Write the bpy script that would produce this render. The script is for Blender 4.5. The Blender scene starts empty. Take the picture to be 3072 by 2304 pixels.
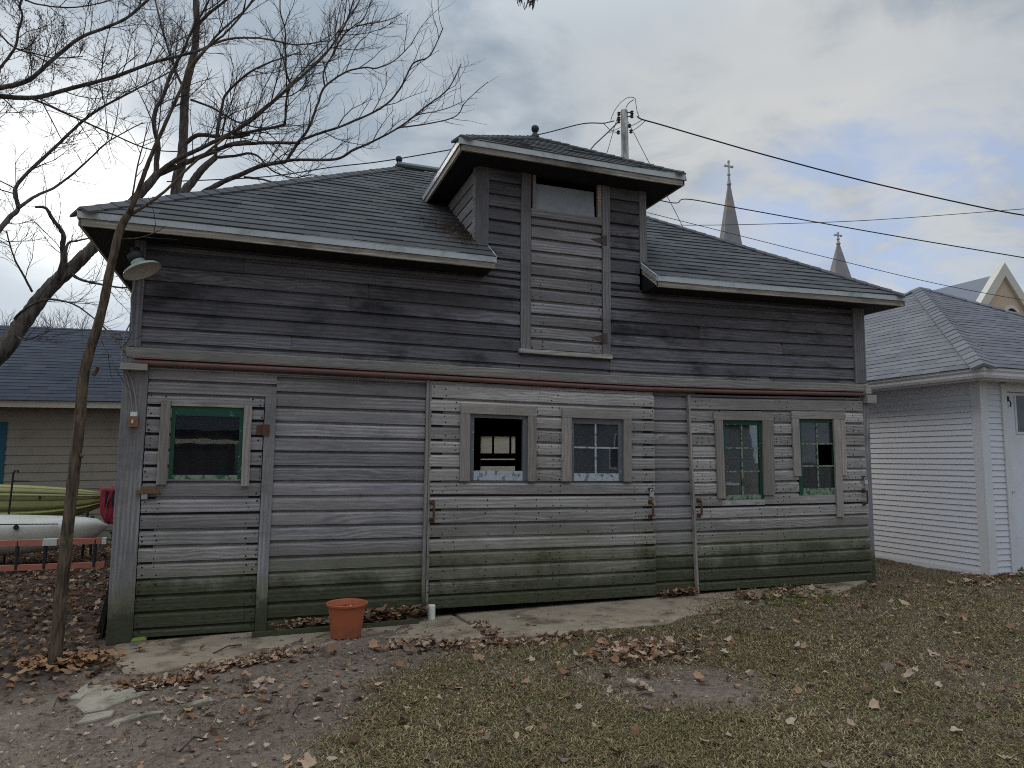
import bpy, bmesh, math, random
import numpy as np
from mathutils import Vector, Matrix, noise
random.seed(11)
rng = np.random.default_rng(5)
S = bpy.context.scene
COL = S.collection

# ------------------------------------------------------------------ camera
CAM = np.array([1.13, -7.0, 1.578]); FPX = 2153.86
YAW, PIT, ROL = 0.336916, 0.103952, 0.008514
_F = np.array([math.sin(YAW)*math.cos(PIT), math.cos(YAW)*math.cos(PIT), math.sin(PIT)])
_r = np.array([math.cos(YAW), -math.sin(YAW), 0.0]); _u = np.cross(_r, _F)
R_ = _r*math.cos(ROL)+_u*math.sin(ROL); U_ = -_r*math.sin(ROL)+_u*math.cos(ROL)
cd = bpy.data.cameras.new('camera'); cam = bpy.data.objects.new('camera', cd); COL.objects.link(cam)
cam.matrix_world = Matrix(((R_[0], U_[0], -_F[0], CAM[0]), (R_[1], U_[1], -_F[1], CAM[1]), (R_[2], U_[2], -_F[2], CAM[2]), (0, 0, 0, 1)))
cd.sensor_width = 36; cd.lens = FPX/3072*36; cd.clip_start = 0.05; cd.clip_end = 2000
S.camera = cam

def ray(px, py): return _F+((px-1536)/FPX)*R_-((py-1152)/FPX)*U_
def at(px, py, Y):                       # survey point: sight line met with the vertical plane y = Y
    d = ray(px, py); t = (Y-CAM[1])/d[1]; return Vector(CAM+d*t)
def onz(px, py, z):                      # sight line met with the level z
    d = ray(px, py); t = (z-CAM[2])/d[2]; return Vector(CAM+d*t)
def pxr(wpx, P): return 0.5*wpx*float(np.dot(np.array(P)-CAM, _F))/FPX   # radius of something wpx wide at P

# ------------------------------------------------------------------ node helper
def nd(nt, typ, out=0, props=None, **ins):
    n = nt.nodes.new(typ)
    for k, v in (props or {}).items(): setattr(n, k, v)
    for k, v in ins.items():
        s = n.inputs[int(k[1:])] if k[0] == 'i' and k[1:].isdigit() else n.inputs[k.replace('_', ' ')]
        if isinstance(v, bpy.types.NodeSocket): nt.links.new(v, s)
        else: s.default_value = v
    return n.outputs[out]
def M(nt, op, a, b=0.0, c=0.0, clamp=False):
    return nd(nt, 'ShaderNodeMath', props={'operation': op, 'use_clamp': clamp}, i0=a, i1=b, i2=c)
def mix(nt, f, a, b, mode='MIX'):
    n = nt.nodes.new('ShaderNodeMix'); n.data_type = 'RGBA'; n.blend_type = mode; n.clamp_factor = True
    for i, v in ((0, f), (6, a), (7, b)):
        if isinstance(v, bpy.types.NodeSocket): nt.links.new(v, n.inputs[i])
        else: n.inputs[i].default_value = v if i == 0 else (*v[:3], 1)
    return n.outputs[2]
def smooth(nt, x, a, b):
    return nd(nt, 'ShaderNodeMapRange', props={'interpolation_type': 'SMOOTHSTEP'}, Value=x, i1=a, i2=b, i3=0.0, i4=1.0)
def noi(nt, vec, scale, detail=4.0, rough=0.55, dist=0.0):
    return nd(nt, 'ShaderNodeTexNoise', Vector=vec, Scale=scale, Detail=detail, Roughness=rough, Distortion=dist)
def vmul(nt, v, xyz): return nd(nt, 'ShaderNodeVectorMath', props={'operation': 'MULTIPLY'}, i0=v, i1=xyz)
def vadd(nt, v, w): return nd(nt, 'ShaderNodeVectorMath', props={'operation': 'ADD'}, i0=v, i1=w)

# ------------------------------------------------------------------ world, sun, exposure
SUN = Vector((-0.214, 0.927, 0.309)).normalized()
W = bpy.data.worlds.new('World'); S.world = W; W.use_nodes = True
nt = W.node_tree; nt.nodes.clear()
dirv = nd(nt, 'ShaderNodeTexCoord', 0)
sky = nd(nt, 'ShaderNodeTexSky', props={'sky_type': 'NISHITA', 'sun_disc': False, 'sun_elevation': math.asin(SUN.z),
         'sun_rotation': math.atan2(SUN.x, SUN.y), 'air_density': 1.0, 'dust_density': 1.5, 'ozone_density': 1.2})
sxyz = nt.nodes.new('ShaderNodeSeparateXYZ'); nt.links.new(dirv, sxyz.inputs[0])
zz = M(nt, 'MAXIMUM', sxyz.outputs[2], 0.0)
den = M(nt, 'ADD', zz, 0.22)
cv = nd(nt, 'ShaderNodeCombineXYZ', X=M(nt, 'DIVIDE', sxyz.outputs[0], den), Y=M(nt, 'DIVIDE', sxyz.outputs[1], den), Z=0.0)
n1 = noi(nt, cv, 0.95, 6.0, 0.52, 0.35)
n2 = noi(nt, vadd(nt, cv, (7.3, 2.1, 0)), 2.1, 6.0, 0.55, 0.3)
def lobe(d, width, wob=0.25):            # a cloud bank or opening: soft, ragged patch of sky round one bearing
    d = Vector(d).normalized()
    c = nd(nt, 'ShaderNodeVectorMath', 1, props={'operation': 'DOT_PRODUCT'}, i0=dirv, i1=tuple(d))
    a = M(nt, 'ARCCOSINE', M(nt, 'MINIMUM', c, 0.99999))
    a = M(nt, 'ADD', a, M(nt, 'MULTIPLY', M(nt, 'SUBTRACT', n2, 0.5), wob))
    return smooth(nt, a, width, width*0.25)
n3 = noi(nt, vadd(nt, cv, (1.7, 9.1, 0)), 4.2, 7.0, 0.6, 0.5)
blue_open = M(nt, 'MAXIMUM', lobe(ray(2720, 700), 0.25, 0.55), lobe(ray(2350, 650), 0.12, 0.4))
blue_any = smooth(nt, n1, 0.42, 0.30)
hole = M(nt, 'MULTIPLY', M(nt, 'MAXIMUM', blue_open, M(nt, 'MULTIPLY', blue_any, 0.6)), 0.85)
hole = M(nt, 'MULTIPLY', hole, smooth(nt, n3, 0.66, 0.40))
nm = M(nt, 'ADD', M(nt, 'MULTIPLY', n2, 0.65), M(nt, 'MULTIPLY', n3, 0.35))
cloud = mix(nt, smooth(nt, nm, 0.42, 0.59), (0.195, 0.240, 0.292), (0.36, 0.395, 0.43))
cloud = mix(nt, M(nt, 'MULTIPLY', lobe(ray(2400, 400), 0.40, 0.7), M(nt, 'ADD', 0.25, M(nt, 'MULTIPLY', smooth(nt, nm, 0.38, 0.58), 0.65))), cloud, (0.455, 0.46, 0.455))
cloud = mix(nt, M(nt, 'MULTIPLY', lobe(ray(60, 830), 0.22, 0.3), 0.6), cloud, (0.29, 0.345, 0.39))
lowband = smooth(nt, zz, 0.36, 0.05)
cloud = mix(nt, M(nt, 'MULTIPLY', lowband, 0.45), cloud, (0.50, 0.545, 0.60))
cloud = nd(nt, 'ShaderNodeVectorMath', props={'operation': 'SCALE'}, i0=cloud, Scale=M(nt, 'ADD', 0.60, M(nt, 'MULTIPLY', smooth(nt, zz, 0.50, 1.0), 1.9)))
skyb = nd(nt, 'ShaderNodeVectorMath', props={'operation': 'SCALE'}, i0=sky, Scale=0.08)
skyb = mix(nt, 0.75, skyb, (0.19, 0.235, 0.345))
col = mix(nt, hole, cloud, skyb)
sd = nd(nt, 'ShaderNodeVectorMath', 1, props={'operation': 'DOT_PRODUCT'}, i0=dirv, i1=tuple(SUN))
sd = M(nt, 'MAXIMUM', sd, 0.0)
g1 = M(nt, 'MULTIPLY', M(nt, 'POWER', sd, 260.0), M(nt, 'ADD', 0.35, n2))
g2 = M(nt, 'POWER', sd, 9.0)
col = mix(nt, M(nt, 'MULTIPLY', g2, 0.30), col, (0.37, 0.415, 0.455))
glow = nd(nt, 'ShaderNodeVectorMath', props={'operation': 'SCALE'}, i0=(1.0, 0.93, 0.82), Scale=M(nt, 'MULTIPLY', g1, 0.60))
col = vadd(nt, col, glow)
bg = nd(nt, 'ShaderNodeBackground', Color=col, Strength=1.0)
nd_o = nt.nodes.new('ShaderNodeOutputWorld'); nt.links.new(bg, nd_o.inputs[0])
sl = bpy.data.lights.new('sun', 'SUN'); sl.energy = 1.0; sl.angle = math.radians(14); sl.color = (1, 0.93, 0.84)
so = bpy.data.objects.new('sun', sl); COL.objects.link(so); so.rotation_euler = SUN.to_track_quat('Z', 'Y').to_euler(); so.location = (0, 0, 30)
S.view_settings.view_transform = 'Standard'; S.view_settings.look = 'None'; S.view_settings.exposure = 1.2
S.view_settings.gamma = 1.0; S.view_settings.use_curve_mapping = False
S.cycles.max_bounces = 8; S.cycles.transparent_max_bounces = 12
S.cycles.use_denoising = False; S.cycles.filter_width = 1.05; S.cycles.use_adaptive_sampling = False; S.cycles.sample_clamp_indirect = 4.0

# ------------------------------------------------------------------ mesh helper
WL = {}
class MB:
    def __init__(s): s.v = []; s.f = []; s.m = []; s.cm = 0
    def add(s, vs, fs):
        o = len(s.v); s.v += [tuple(p) for p in vs]
        for f in fs: s.f.append(tuple(i+o for i in f)); s.m.append(s.cm)
    def box(s, x0, x1, y0, y1, z0, z1, nx=1):
        s.extr([(y0, z0), (y1, z0), (y1, z1), (y0, z1)], x0, x1, nx); return s
    def loft(s, rings, caps=True):
        n = len(rings[0]); vs = [p for r in rings for p in r]; fs = []
        for k in range(len(rings)-1):
            for i in range(n):
                j = (i+1) % n; fs.append((k*n+i, k*n+j, (k+1)*n+j, (k+1)*n+i))
        if caps: fs.append(tuple(range(n))[::-1]); fs.append(tuple((len(rings)-1)*n+i for i in range(n)))
        s.add(vs, fs); return s
    def extr(s, poly, x0, x1, nx=1, fn=None):      # section in (y, z) drawn along x
        rings = []
        for k in range(nx+1):
            x = x0+(x1-x0)*k/nx; dy, dz = fn(x) if fn else (0, 0)
            rings.append([(x, y+dy, z+dz) for y, z in poly])
        s.loft(rings); return s
    def extry(s, poly, y0, y1, ny=1):              # section in (x, z) drawn along y
        s.loft([[(x, y0+(y1-y0)*k/ny, z) for x, z in poly] for k in range(ny+1)]); return s
    def extrz(s, poly, z0, z1, nz=1, lean=(0, 0), fn=None):
        rings = []
        for k in range(nz+1):
            t = k/nz; j = fn(t) if fn else (0, 0)
            rings.append([(x+lean[0]*t+j[0], y+lean[1]*t+j[1], z0+(z1-z0)*t) for x, y in poly])
        s.loft(rings); return s
    def tube(s, pts, rad, sides=6, caps=True):
        pts = [Vector(p) for p in pts]; n = len(pts)
        if not hasattr(rad, '__len__'): rad = [rad]*n
        t0 = (pts[1]-pts[0]).normalized(); a = Vector((0, 0, 1)) if abs(t0.z) < 0.9 else Vector((1, 0, 0))
        u = t0.cross(a).normalized(); rings = []
        for k in range(n):
            t = (pts[min(k+1, n-1)]-pts[max(k-1, 0)]).normalized()
            u = (u-t*u.dot(t)).normalized(); w = t.cross(u)
            rings.append([tuple(pts[k]+(u*math.cos(q*2*math.pi/sides)+w*math.sin(q*2*math.pi/sides))*rad[k]) for q in range(sides)])
        s.loft(rings, caps); return s
    def lathe(s, prof, c=(0, 0, 0), sides=20, caps=True, axis=None):
        rings = []
        q = Vector(axis).normalized().to_track_quat('Z', 'Y') if axis is not None else None
        for r, z in prof:
            ring = []
            for k in range(sides):
                a = 2*math.pi*k/sides; p = Vector((r*math.cos(a), r*math.sin(a), z))
                if q: p = q @ p
                ring.append(tuple(Vector(c)+p))
            rings.append(ring)
        s.loft(rings, caps); return s
    def build(s, name, mats, parent=None, warp=None, origin=None, smooth=False, label=None, kind=None):
        vs = [Vector(p) for p in s.v]
        if warp: vs = [warp(p) for p in vs]
        if origin is None:
            xs = [p.x for p in vs]; ys = [p.y for p in vs]; zs = [p.z for p in vs]
            origin = Vector(((min(xs)+max(xs))/2, (min(ys)+max(ys))/2, min(zs)))
        origin = Vector(origin)
        me = bpy.data.meshes.new(name); me.from_pydata([tuple(p-origin) for p in vs], [], s.f)
        if len(s.f) < 6000:
            b = bmesh.new(); b.from_mesh(me); bmesh.ops.recalc_face_normals(b, faces=b.faces); b.to_mesh(me); b.free()
        mats = mats if isinstance(mats, (list, tuple)) else [mats]
        for m in mats: me.materials.append(m)
        if len(mats) > 1:
            me.polygons.foreach_set('material_index', s.m)
        if smooth: me.polygons.foreach_set('use_smooth', [True]*len(me.polygons))
        o = bpy.data.objects.new(name, me); COL.objects.link(o); place(o, origin, parent)
        if label: o['label'] = label
        if kind: o['kind'] = kind
        return o
def place(o, origin, parent=None):
    WL[o.name] = Vector(origin)
    if parent is not None: o.parent = parent; o.location = Vector(origin)-WL[parent.name]
    else: o.location = origin
def tag(o, label, cat, group=None):
    o['label'] = label; o['category'] = cat
    if group: o['group'] = group
    return o
def thing(name, label, cat, loc, group=None):
    o = bpy.data.objects.new(name, None); COL.objects.link(o); o.empty_display_size = 0.2; place(o, loc)
    return tag(o, label, cat, group)
def struct(o): o['kind'] = 'structure'; return o
def fast_mesh(name, V, F, mat, parent=None, kind='stuff'):   # big numpy meshes; F is (n,3) or (n,4)
    me = bpy.data.meshes.new(name); n, k = F.shape
    me.vertices.add(len(V)); me.vertices.foreach_set('co', V.astype(np.float32).ravel())
    me.loops.add(n*k); me.loops.foreach_set('vertex_index', F.astype(np.int32).ravel())
    me.polygons.add(n); me.polygons.foreach_set('loop_start', np.arange(0, n*k, k, dtype=np.int32))
    me.update(calc_edges=True); me.materials.append(mat)
    o = bpy.data.objects.new(name, me); COL.objects.link(o)
    WL[o.name] = Vector((0, 0, 0))
    if parent is not None: o.parent = parent; o.location = -WL[parent.name]
    if kind: o['kind'] = kind
    return o

# ------------------------------------------------------------------ materials
def newmat(name):
    m = bpy.data.materials.new(name); m.use_nodes = True; m.node_tree.nodes.clear(); return m, m.node_tree
def finish(nt, col, rough=0.8, bump=None, bstr=0.3, bdist=0.01, metal=0.0, spec=0.3, alpha=None):
    p = nt.nodes.new('ShaderNodeBsdfPrincipled')
    for k, v in (('Base Color', col), ('Roughness', rough), ('Metallic', metal), ('Specular IOR Level', spec)):
        if isinstance(v, bpy.types.NodeSocket): nt.links.new(v, p.inputs[k])
        else: p.inputs[k].default_value = (*v[:3], 1) if k == 'Base Color' else v
    if bump is not None:
        nt.links.new(nd(nt, 'ShaderNodeBump', Height=bump, Strength=bstr, Distance=bdist), p.inputs['Normal'])
    o = nt.nodes.new('ShaderNodeOutputMaterial'); nt.links.new(p.outputs[0], o.inputs[0]); return p
def rnd(nt):                                             # one number per object and per loose piece
    a = nd(nt, 'ShaderNodeObjectInfo', 5); b = nd(nt, 'ShaderNodeNewGeometry', 8)
    return M(nt, 'FRACT', M(nt, 'ADD', a, b))
def simple(name, col, rough=0.6, var=0.15, scale=12.0, metal=0.0, bstr=0.15, spec=0.3, dirt=None, dirtamt=0.5):
    m, nt = newmat(name); pos = nd(nt, 'ShaderNodeNewGeometry', 0)
    n = noi(nt, pos, scale, 6.0, 0.6)
    c = mix(nt, n, tuple(x*(1-var) for x in col), tuple(min(1, x*(1+var)) for x in col))
    if dirt is not None:
        d = smooth(nt, noi(nt, pos, scale*0.6, 8.0, 0.7), 0.48, 0.66)
        c = mix(nt, M(nt, 'MULTIPLY', d, dirtamt), c, dirt)
    finish(nt, c, rough, n, bstr, 0.004, metal, spec); return m
WS = 2.2
def wood(name, dark, light, axis='x', algae=0.0, stain=(0.03, 0.03, 0.033), stainamt=0.45, cath=1.0, tint=None):
    m, nt = newmat(name); pos = nd(nt, 'ShaderNodeNewGeometry', 0); r = rnd(nt)
    s = nt.nodes.new('ShaderNodeSeparateXYZ'); nt.links.new(pos, s.inputs[0]); X, Y, Z = s.outputs
    al, ac = {'x': (X, Z), 'z': (Z, X), 'y': (Y, Z)}[axis]
    th = X if axis == 'y' else Y
    off = M(nt, 'MULTIPLY', r, 61.0)
    v = nd(nt, 'ShaderNodeCombineXYZ', X=al, Y=M(nt, 'ADD', th, off), Z=ac)
    streak = noi(nt, vmul(nt, v, (6.5, 9.0, 170.0)), 1.0, 6.0, 0.62)
    warp = noi(nt, vmul(nt, v, (1.5, 1.0, 5.0)), 1.0, 3.0, 0.5)
    camp = M(nt, 'ADD', 4.0, M(nt, 'MULTIPLY', M(nt, 'POWER', r, 2.5), 55.0*cath))
    ph = M(nt, 'ADD', M(nt, 'MULTIPLY', ac, 170.0), M(nt, 'MULTIPLY', warp, camp))
    ring = M(nt, 'ADD', 0.5, M(nt, 'MULTIPLY', M(nt, 'SINE', ph), 0.5))
    ringm = M(nt, 'MULTIPLY', ring, smooth(nt, noi(nt, vmul(nt, v, (0.8, 1, 6)), 1.0, 2.0), 0.40, 0.62))
    g = M(nt, 'ADD', M(nt, 'MULTIPLY', streak, 0.85), M(nt, 'MULTIPLY', ringm, 0.32))
    dark = tuple(q*WS for q in dark); light = tuple(q*WS for q in light)
    g = smooth(nt, g, 0.05, 1.05)
    c = mix(nt, g, dark, light)
    bv = M(nt, 'ADD', 0.72, M(nt, 'MULTIPLY', M(nt, 'FRACT', M(nt, 'MULTIPLY', r, 17.3)), 0.52))
    c = nd(nt, 'ShaderNodeVectorMath', props={'operation': 'SCALE'}, i0=c, Scale=bv)
    hue = M(nt, 'FRACT', M(nt, 'MULTIPLY', r, 31.7))
    c = mix(nt, M(nt, 'MULTIPLY', hue, 0.28), c, tint or (0.225, 0.195, 0.165))
    st = smooth(nt, noi(nt, vmul(nt, pos, (0.9, 1, 2.2)), 1.3, 8.0, 0.68), 0.46, 0.72)
    c = mix(nt, M(nt, 'MULTIPLY', st, stainamt), c, stain)
    pale_c = (0.40, 0.39, 0.39) if max(light) > .06*WS else light
    pale = smooth(nt, noi(nt, vmul(nt, v, (3, 3, 14)), 2.3, 8.0, 0.75), 0.63, 0.76)
    c = mix(nt, M(nt, 'MULTIPLY', pale, 0.22), c, pale_c)
    if algae > 0:
        edge = noi(nt, vmul(nt, pos, (1.6, 1, 1.5)), 1.0, 8.0, 0.7)
        h = M(nt, 'ADD', M(nt, 'SUBTRACT', Z, M(nt, 'MULTIPLY', M(nt, 'SUBTRACT', edge, 0.5), 0.85)), M(nt, 'MULTIPLY', M(nt, 'SUBTRACT', hue, 0.5), 0.16))
        a1 = smooth(nt, h, algae*2.3, algae*1.0); a2 = smooth(nt, h, algae*1.35, algae*0.75)
        fine = noi(nt, vmul(nt, pos, (5, 5, 12)), 4.0, 6.0, 0.7)
        c = mix(nt, M(nt, 'MULTIPLY', a1, M(nt, 'ADD', 0.2, M(nt, 'MULTIPLY', fine, 0.85))), c, (0.125, 0.128, 0.052))
        c = mix(nt, M(nt, 'MULTIPLY', a2, M(nt, 'ADD', 0.50, M(nt, 'MULTIPLY', fine, 0.62))), c, (0.040, 0.044, 0.018))
    finish(nt, c, 0.88, g, 0.55, 0.006, 0, 0.25); return m
def shingle_mat(name, a, b, warm):
    m, nt = newmat(name); pos = nd(nt, 'ShaderNodeNewGeometry', 0); r = rnd(nt)
    gran = noi(nt, pos, 260.0, 2.0, 0.6); big = noi(nt, pos, 1.6, 6.0, 0.6)
    c = mix(nt, r, a, b)
    c = mix(nt, M(nt, 'MULTIPLY', smooth(nt, big, 0.45, 0.7), 0.45), c, warm)
    c = mix(nt, M(nt, 'MULTIPLY', gran, 0.4), c, tuple(x*0.45 for x in a))
    finish(nt, c, 0.92, gran, 0.3, 0.003, 0, 0.2); return m
def bark(name, dark, light, sc=18.0, moss=None):
    m, nt = newmat(name); pos = nd(nt, 'ShaderNodeNewGeometry', 0)
    v = vmul(nt, pos, (1.0, 1.0, 0.18))
    n = noi(nt, v, sc, 8.0, 0.7, 0.4); n2 = noi(nt, pos, 4.0, 5.0, 0.6)
    c = mix(nt, smooth(nt, n, 0.35, 0.66), dark, light)
    c = mix(nt, M(nt, 'MULTIPLY', smooth(nt, n2, 0.55, 0.7), 0.5), c, moss or tuple(x*1.4 for x in light))
    finish(nt, c, 0.9, n, 0.8, 0.012, 0, 0.15); return m

MAT = {}
MAT['wall_low'] = wood('weathered siding lower wall', (0.062, 0.057, 0.059), (0.200, 0.187, 0.186), algae=0.42)
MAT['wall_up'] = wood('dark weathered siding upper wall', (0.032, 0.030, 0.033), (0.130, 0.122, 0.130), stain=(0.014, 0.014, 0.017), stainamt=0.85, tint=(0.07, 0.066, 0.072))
MAT['door'] = wood('weathered door boards', (0.082, 0.075, 0.071), (0.270, 0.250, 0.235), algae=0.47, stainamt=0.25)
MAT['door_left'] = wood('weathered hinged door boards', (0.062, 0.057, 0.058), (0.210, 0.196, 0.193), algae=0.42, stainamt=0.3)
MAT['hatch'] = wood('weathered hatch boards', (0.045, 0.042, 0.045), (0.185, 0.172, 0.17), stainamt=0.4)
MAT['post'] = wood('weathered vertical trim', (0.055, 0.052, 0.056), (0.20, 0.19, 0.19), axis='z', algae=0.30)
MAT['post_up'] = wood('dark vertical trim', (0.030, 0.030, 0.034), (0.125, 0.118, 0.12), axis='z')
MAT['casing_x'] = wood('window casing boards across', (0.085, 0.074, 0.066), (0.235, 0.208, 0.182), cath=0.6, stainamt=0.2)
MAT['casing_z'] = wood('window casing boards upright', (0.085, 0.074, 0.066), (0.225, 0.20, 0.178), axis='z', cath=0.8, stainamt=0.2)
MAT['belt'] = wood('belt board', (0.085, 0.078, 0.068), (0.25, 0.235, 0.205), stainamt=0.3)
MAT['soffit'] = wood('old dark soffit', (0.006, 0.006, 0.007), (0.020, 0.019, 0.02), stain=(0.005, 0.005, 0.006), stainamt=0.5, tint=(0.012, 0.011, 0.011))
MAT['fascia'] = wood('peeling fascia wood', (0.075, 0.060, 0.045), (0.34, 0.31, 0.26), cath=0.3, stain=(0.05, 0.042, 0.036), stainamt=0.8)
MAT['fascia_y'] = wood('peeling fascia wood side', (0.10, 0.085, 0.065), (0.34, 0.31, 0.26), axis='y', cath=0.3, stainamt=0.7)
MAT['side_y'] = wood('weathered dormer side boards', (0.07, 0.066, 0.066), (0.235, 0.22, 0.21), axis='y')
MAT['inside'] = simple('dim interior boards', (0.035, 0.03, 0.027), 0.9)
MAT['drip'] = simple('pale drip edge', (0.50, 0.53, 0.545), 0.5, 0.14, 5.0, 0.0, 0.05, 0.35, (0.25, 0.255, 0.25), 0.7)
MAT['roof'] = shingle_mat('charcoal barn shingles', (0.066, 0.067, 0.070), (0.112, 0.113, 0.116), (0.10, 0.096, 0.086))
MAT['groof'] = shingle_mat('grey garage shingles', (0.125, 0.128, 0.145), (0.185, 0.185, 0.20), (0.17, 0.15, 0.15))
MAT['sroof'] = shingle_mat('slate dark shed shingles', (0.050, 0.056, 0.072), (0.074, 0.082, 0.10), (0.06, 0.062, 0.07))
MAT['rail'] = simple('faded red door rail', (0.17, 0.085, 0.072), 0.6, 0.3, 7.0, 0, 0.2, 0.3, (0.11, 0.08, 0.075), 0.7)
MAT['rust'] = simple('rusty iron', (0.125, 0.062, 0.040), 0.8, 0.5, 45.0, 0.2, 0.5, 0.3, (0.06, 0.035, 0.025), 0.8)
MAT['rust_dull'] = simple('dull brown iron', (0.105, 0.075, 0.06), 0.8, 0.4, 30.0, 0.2, 0.4)
MAT['iron'] = simple('dark iron', (0.05, 0.048, 0.05), 0.65, 0.3, 30.0, 0.3, 0.2)
MAT['steel'] = simple('padlock steel', (0.55, 0.56, 0.58), 0.35, 0.1, 30.0, 0.8, 0.1)
MAT['nail'] = simple('nail heads', (0.016, 0.014, 0.013), 0.9)
def paint(name, col, under, amt, sc=22.0):
    m, nt = newmat(name); pos = nd(nt, 'ShaderNodeNewGeometry', 0)
    n = noi(nt, pos, sc, 8.0, 0.7); k = smooth(nt, n, amt-0.04, amt+0.04)
    c = mix(nt, noi(nt, pos, 5.0), tuple(x*0.8 for x in col), tuple(min(1, x*1.15) for x in col))
    c = mix(nt, k, c, under)
    finish(nt, c, 0.6, k, 0.4, 0.003); return m
MAT['green'] = paint('flaking green sash paint', (0.016, 0.068, 0.040), (0.22, 0.27, 0.20), 0.64)
MAT['green_pale'] = paint('worn pale green sash paint', (0.22, 0.27, 0.185), (0.03, 0.095, 0.055), 0.52, 20.0)
MAT['greywht'] = paint('flaking white sash paint', (0.42, 0.45, 0.48), (0.15, 0.16, 0.18), 0.56, 16.0)
MAT['bluegrey'] = paint('worn grey sash paint', (0.125, 0.132, 0.14), (0.33, 0.335, 0.335), 0.62, 26.0)
MAT['white'] = simple('garage white paint', (0.62, 0.63, 0.675), 0.5, 0.05, 3.0, 0, 0.05, 0.4, (0.55, 0.55, 0.55), 0.3)
MAT['white_trim'] = simple('garage trim paint', (0.63, 0.63, 0.645), 0.5, 0.06, 3.0, 0, 0.05, 0.4, (0.5, 0.48, 0.45), 0.35)
MAT['gutter'] = simple('white gutter metal', (0.66, 0.66, 0.675), 0.35, 0.04, 3.0, 0, 0.03, 0.5)
MAT['garage_door'] = simple('white garage door', (0.66, 0.68, 0.73), 0.5, 0.05, 2.0, 0, 0.05, 0.4, (0.45, 0.43, 0.40), 0.25)
MAT['shed_wall'] = simple('tan shed siding', (0.34, 0.285, 0.225), 0.75, 0.08, 4.0, 0, 0.1, 0.3, (0.22, 0.19, 0.155), 0.4)
MAT['shed_trim'] = simple('cream shed fascia', (0.52, 0.46, 0.37), 0.65, 0.06, 4.0)
MAT['mirror_siding'] = simple('grey blue clapboard', (0.13, 0.14, 0.155), 0.7)
MAT['teal'] = simple('teal painted trim', (0.02, 0.10, 0.14), 0.6)
MAT['dark'] = simple('plain matt dark', (0.02, 0.02, 0.022), 0.9)
MAT['concrete'] = simple('old concrete', (0.29, 0.23, 0.165), 0.95, 0.45, 4.0, 0, 0.9, 0.15, (0.105, 0.076, 0.05), 0.95)
MAT['stone'] = simple('pale flagstone', (0.27, 0.235, 0.18), 0.9, 0.3, 9.0, 0, 0.9, 0.2, (0.11, 0.105, 0.065), 0.85)
MAT['moss'] = simple('bright moss', (0.17, 0.22, 0.035), 0.95, 0.35, 60.0, 0, 1.0, 0.1)
MAT['mossdark'] = simple('olive moss', (0.07, 0.08, 0.018), 0.95, 0.5, 30.0, 0, 1.0, 0.1)
MAT['conduit'] = simple('dull wire sheath', (0.26, 0.235, 0.22), 0.7)
MAT['latchwood'] = simple('brown latch wood', (0.17, 0.105, 0.06), 0.85, 0.35, 25.0)
MAT['brick'] = simple('grey broken block', (0.19, 0.185, 0.17), 0.95, 0.25, 40.0, 0, 0.8, 0.1)
MAT['bucket'] = simple('faded orange plastic', (0.40, 0.108, 0.047), 0.65, 0.2, 8.0, 0, 0.05, 0.35, (0.22, 0.085, 0.05), 0.8)
MAT['pvc'] = simple('white plastic pipe', (0.70, 0.70, 0.64), 0.5, 0.06, 20.0, 0, 0.05, 0.4, (0.45, 0.46, 0.38), 0.4)
MAT['lampgreen'] = simple('faded green enamel', (0.30, 0.345, 0.30), 0.5, 0.2, 12.0, 0, 0.1, 0.4, (0.42, 0.47, 0.40), 0.6)
MAT['lampin'] = simple('dulled white enamel', (0.52, 0.50, 0.45), 0.5, 0.12, 10.0, 0, 0.05, 0.4, (0.33, 0.31, 0.28), 0.5)
MAT['pole'] = bark('silvery pole wood', (0.22, 0.21, 0.19), (0.62, 0.61, 0.57), 9.0)
MAT['cable'] = simple('black cable', (0.018, 0.018, 0.02), 0.7)
MAT['barkL'] = bark('grey brown bark', (0.040, 0.032, 0.027), (0.135, 0.110, 0.092), 14.0, (0.15, 0.14, 0.12))
MAT['twig'] = bark('dark twig bark', (0.030, 0.022, 0.020), (0.075, 0.058, 0.050), 20.0)
MAT['sapling'] = bark('sapling bark', (0.045, 0.032, 0.023), (0.165, 0.122, 0.083), 26.0, (0.30, 0.24, 0.16))
MAT['yellow'] = simple('yellow kayak plastic', (0.225, 0.208, 0.062), 0.5, 0.15, 3.0, 0, 0.05, 0.4, (0.15, 0.14, 0.045), 0.6)
MAT['olive'] = simple('groove shade olive plastic', (0.105, 0.098, 0.034), 0.6, 0.2, 5.0)  # darker tone painted in for the shade of the hull grooves
MAT['yellow_pale'] = simple('lit ridge yellow plastic', (0.285, 0.268, 0.088), 0.5, 0.12, 5.0)  # paler tone painted in for hull ridges that catch the light
MAT['offwhite'] = simple('off white kayak plastic', (0.52, 0.50, 0.43), 0.5, 0.1, 3.0, 0, 0.05, 0.4, (0.33, 0.31, 0.26), 0.4)
MAT['redbag'] = simple('crimson nylon', (0.27, 0.02, 0.042), 0.7, 0.2, 12.0)
MAT['ladder'] = simple('faded red ladder rail', (0.52, 0.185, 0.125), 0.6, 0.15, 12.0, 0, 0.1, 0.3, (0.36, 0.17, 0.12), 0.5)
MAT['bin'] = simple('dark green bin plastic', (0.012, 0.085, 0.055), 0.55)
MAT['spire'] = simple('grey stone spire', (0.20, 0.20, 0.21), 0.9, 0.2, 1.1, 0, 0.5, 0.2, (0.34, 0.235, 0.17), 0.85)
MAT['slate'] = simple('blue grey slate', (0.17, 0.185, 0.225), 0.85, 0.12, 1.5, 0, 0.3)
MAT['tanbrick'] = simple('tan brick', (0.52, 0.40, 0.29), 0.9, 0.1, 1.5, 0, 0.2)
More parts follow.
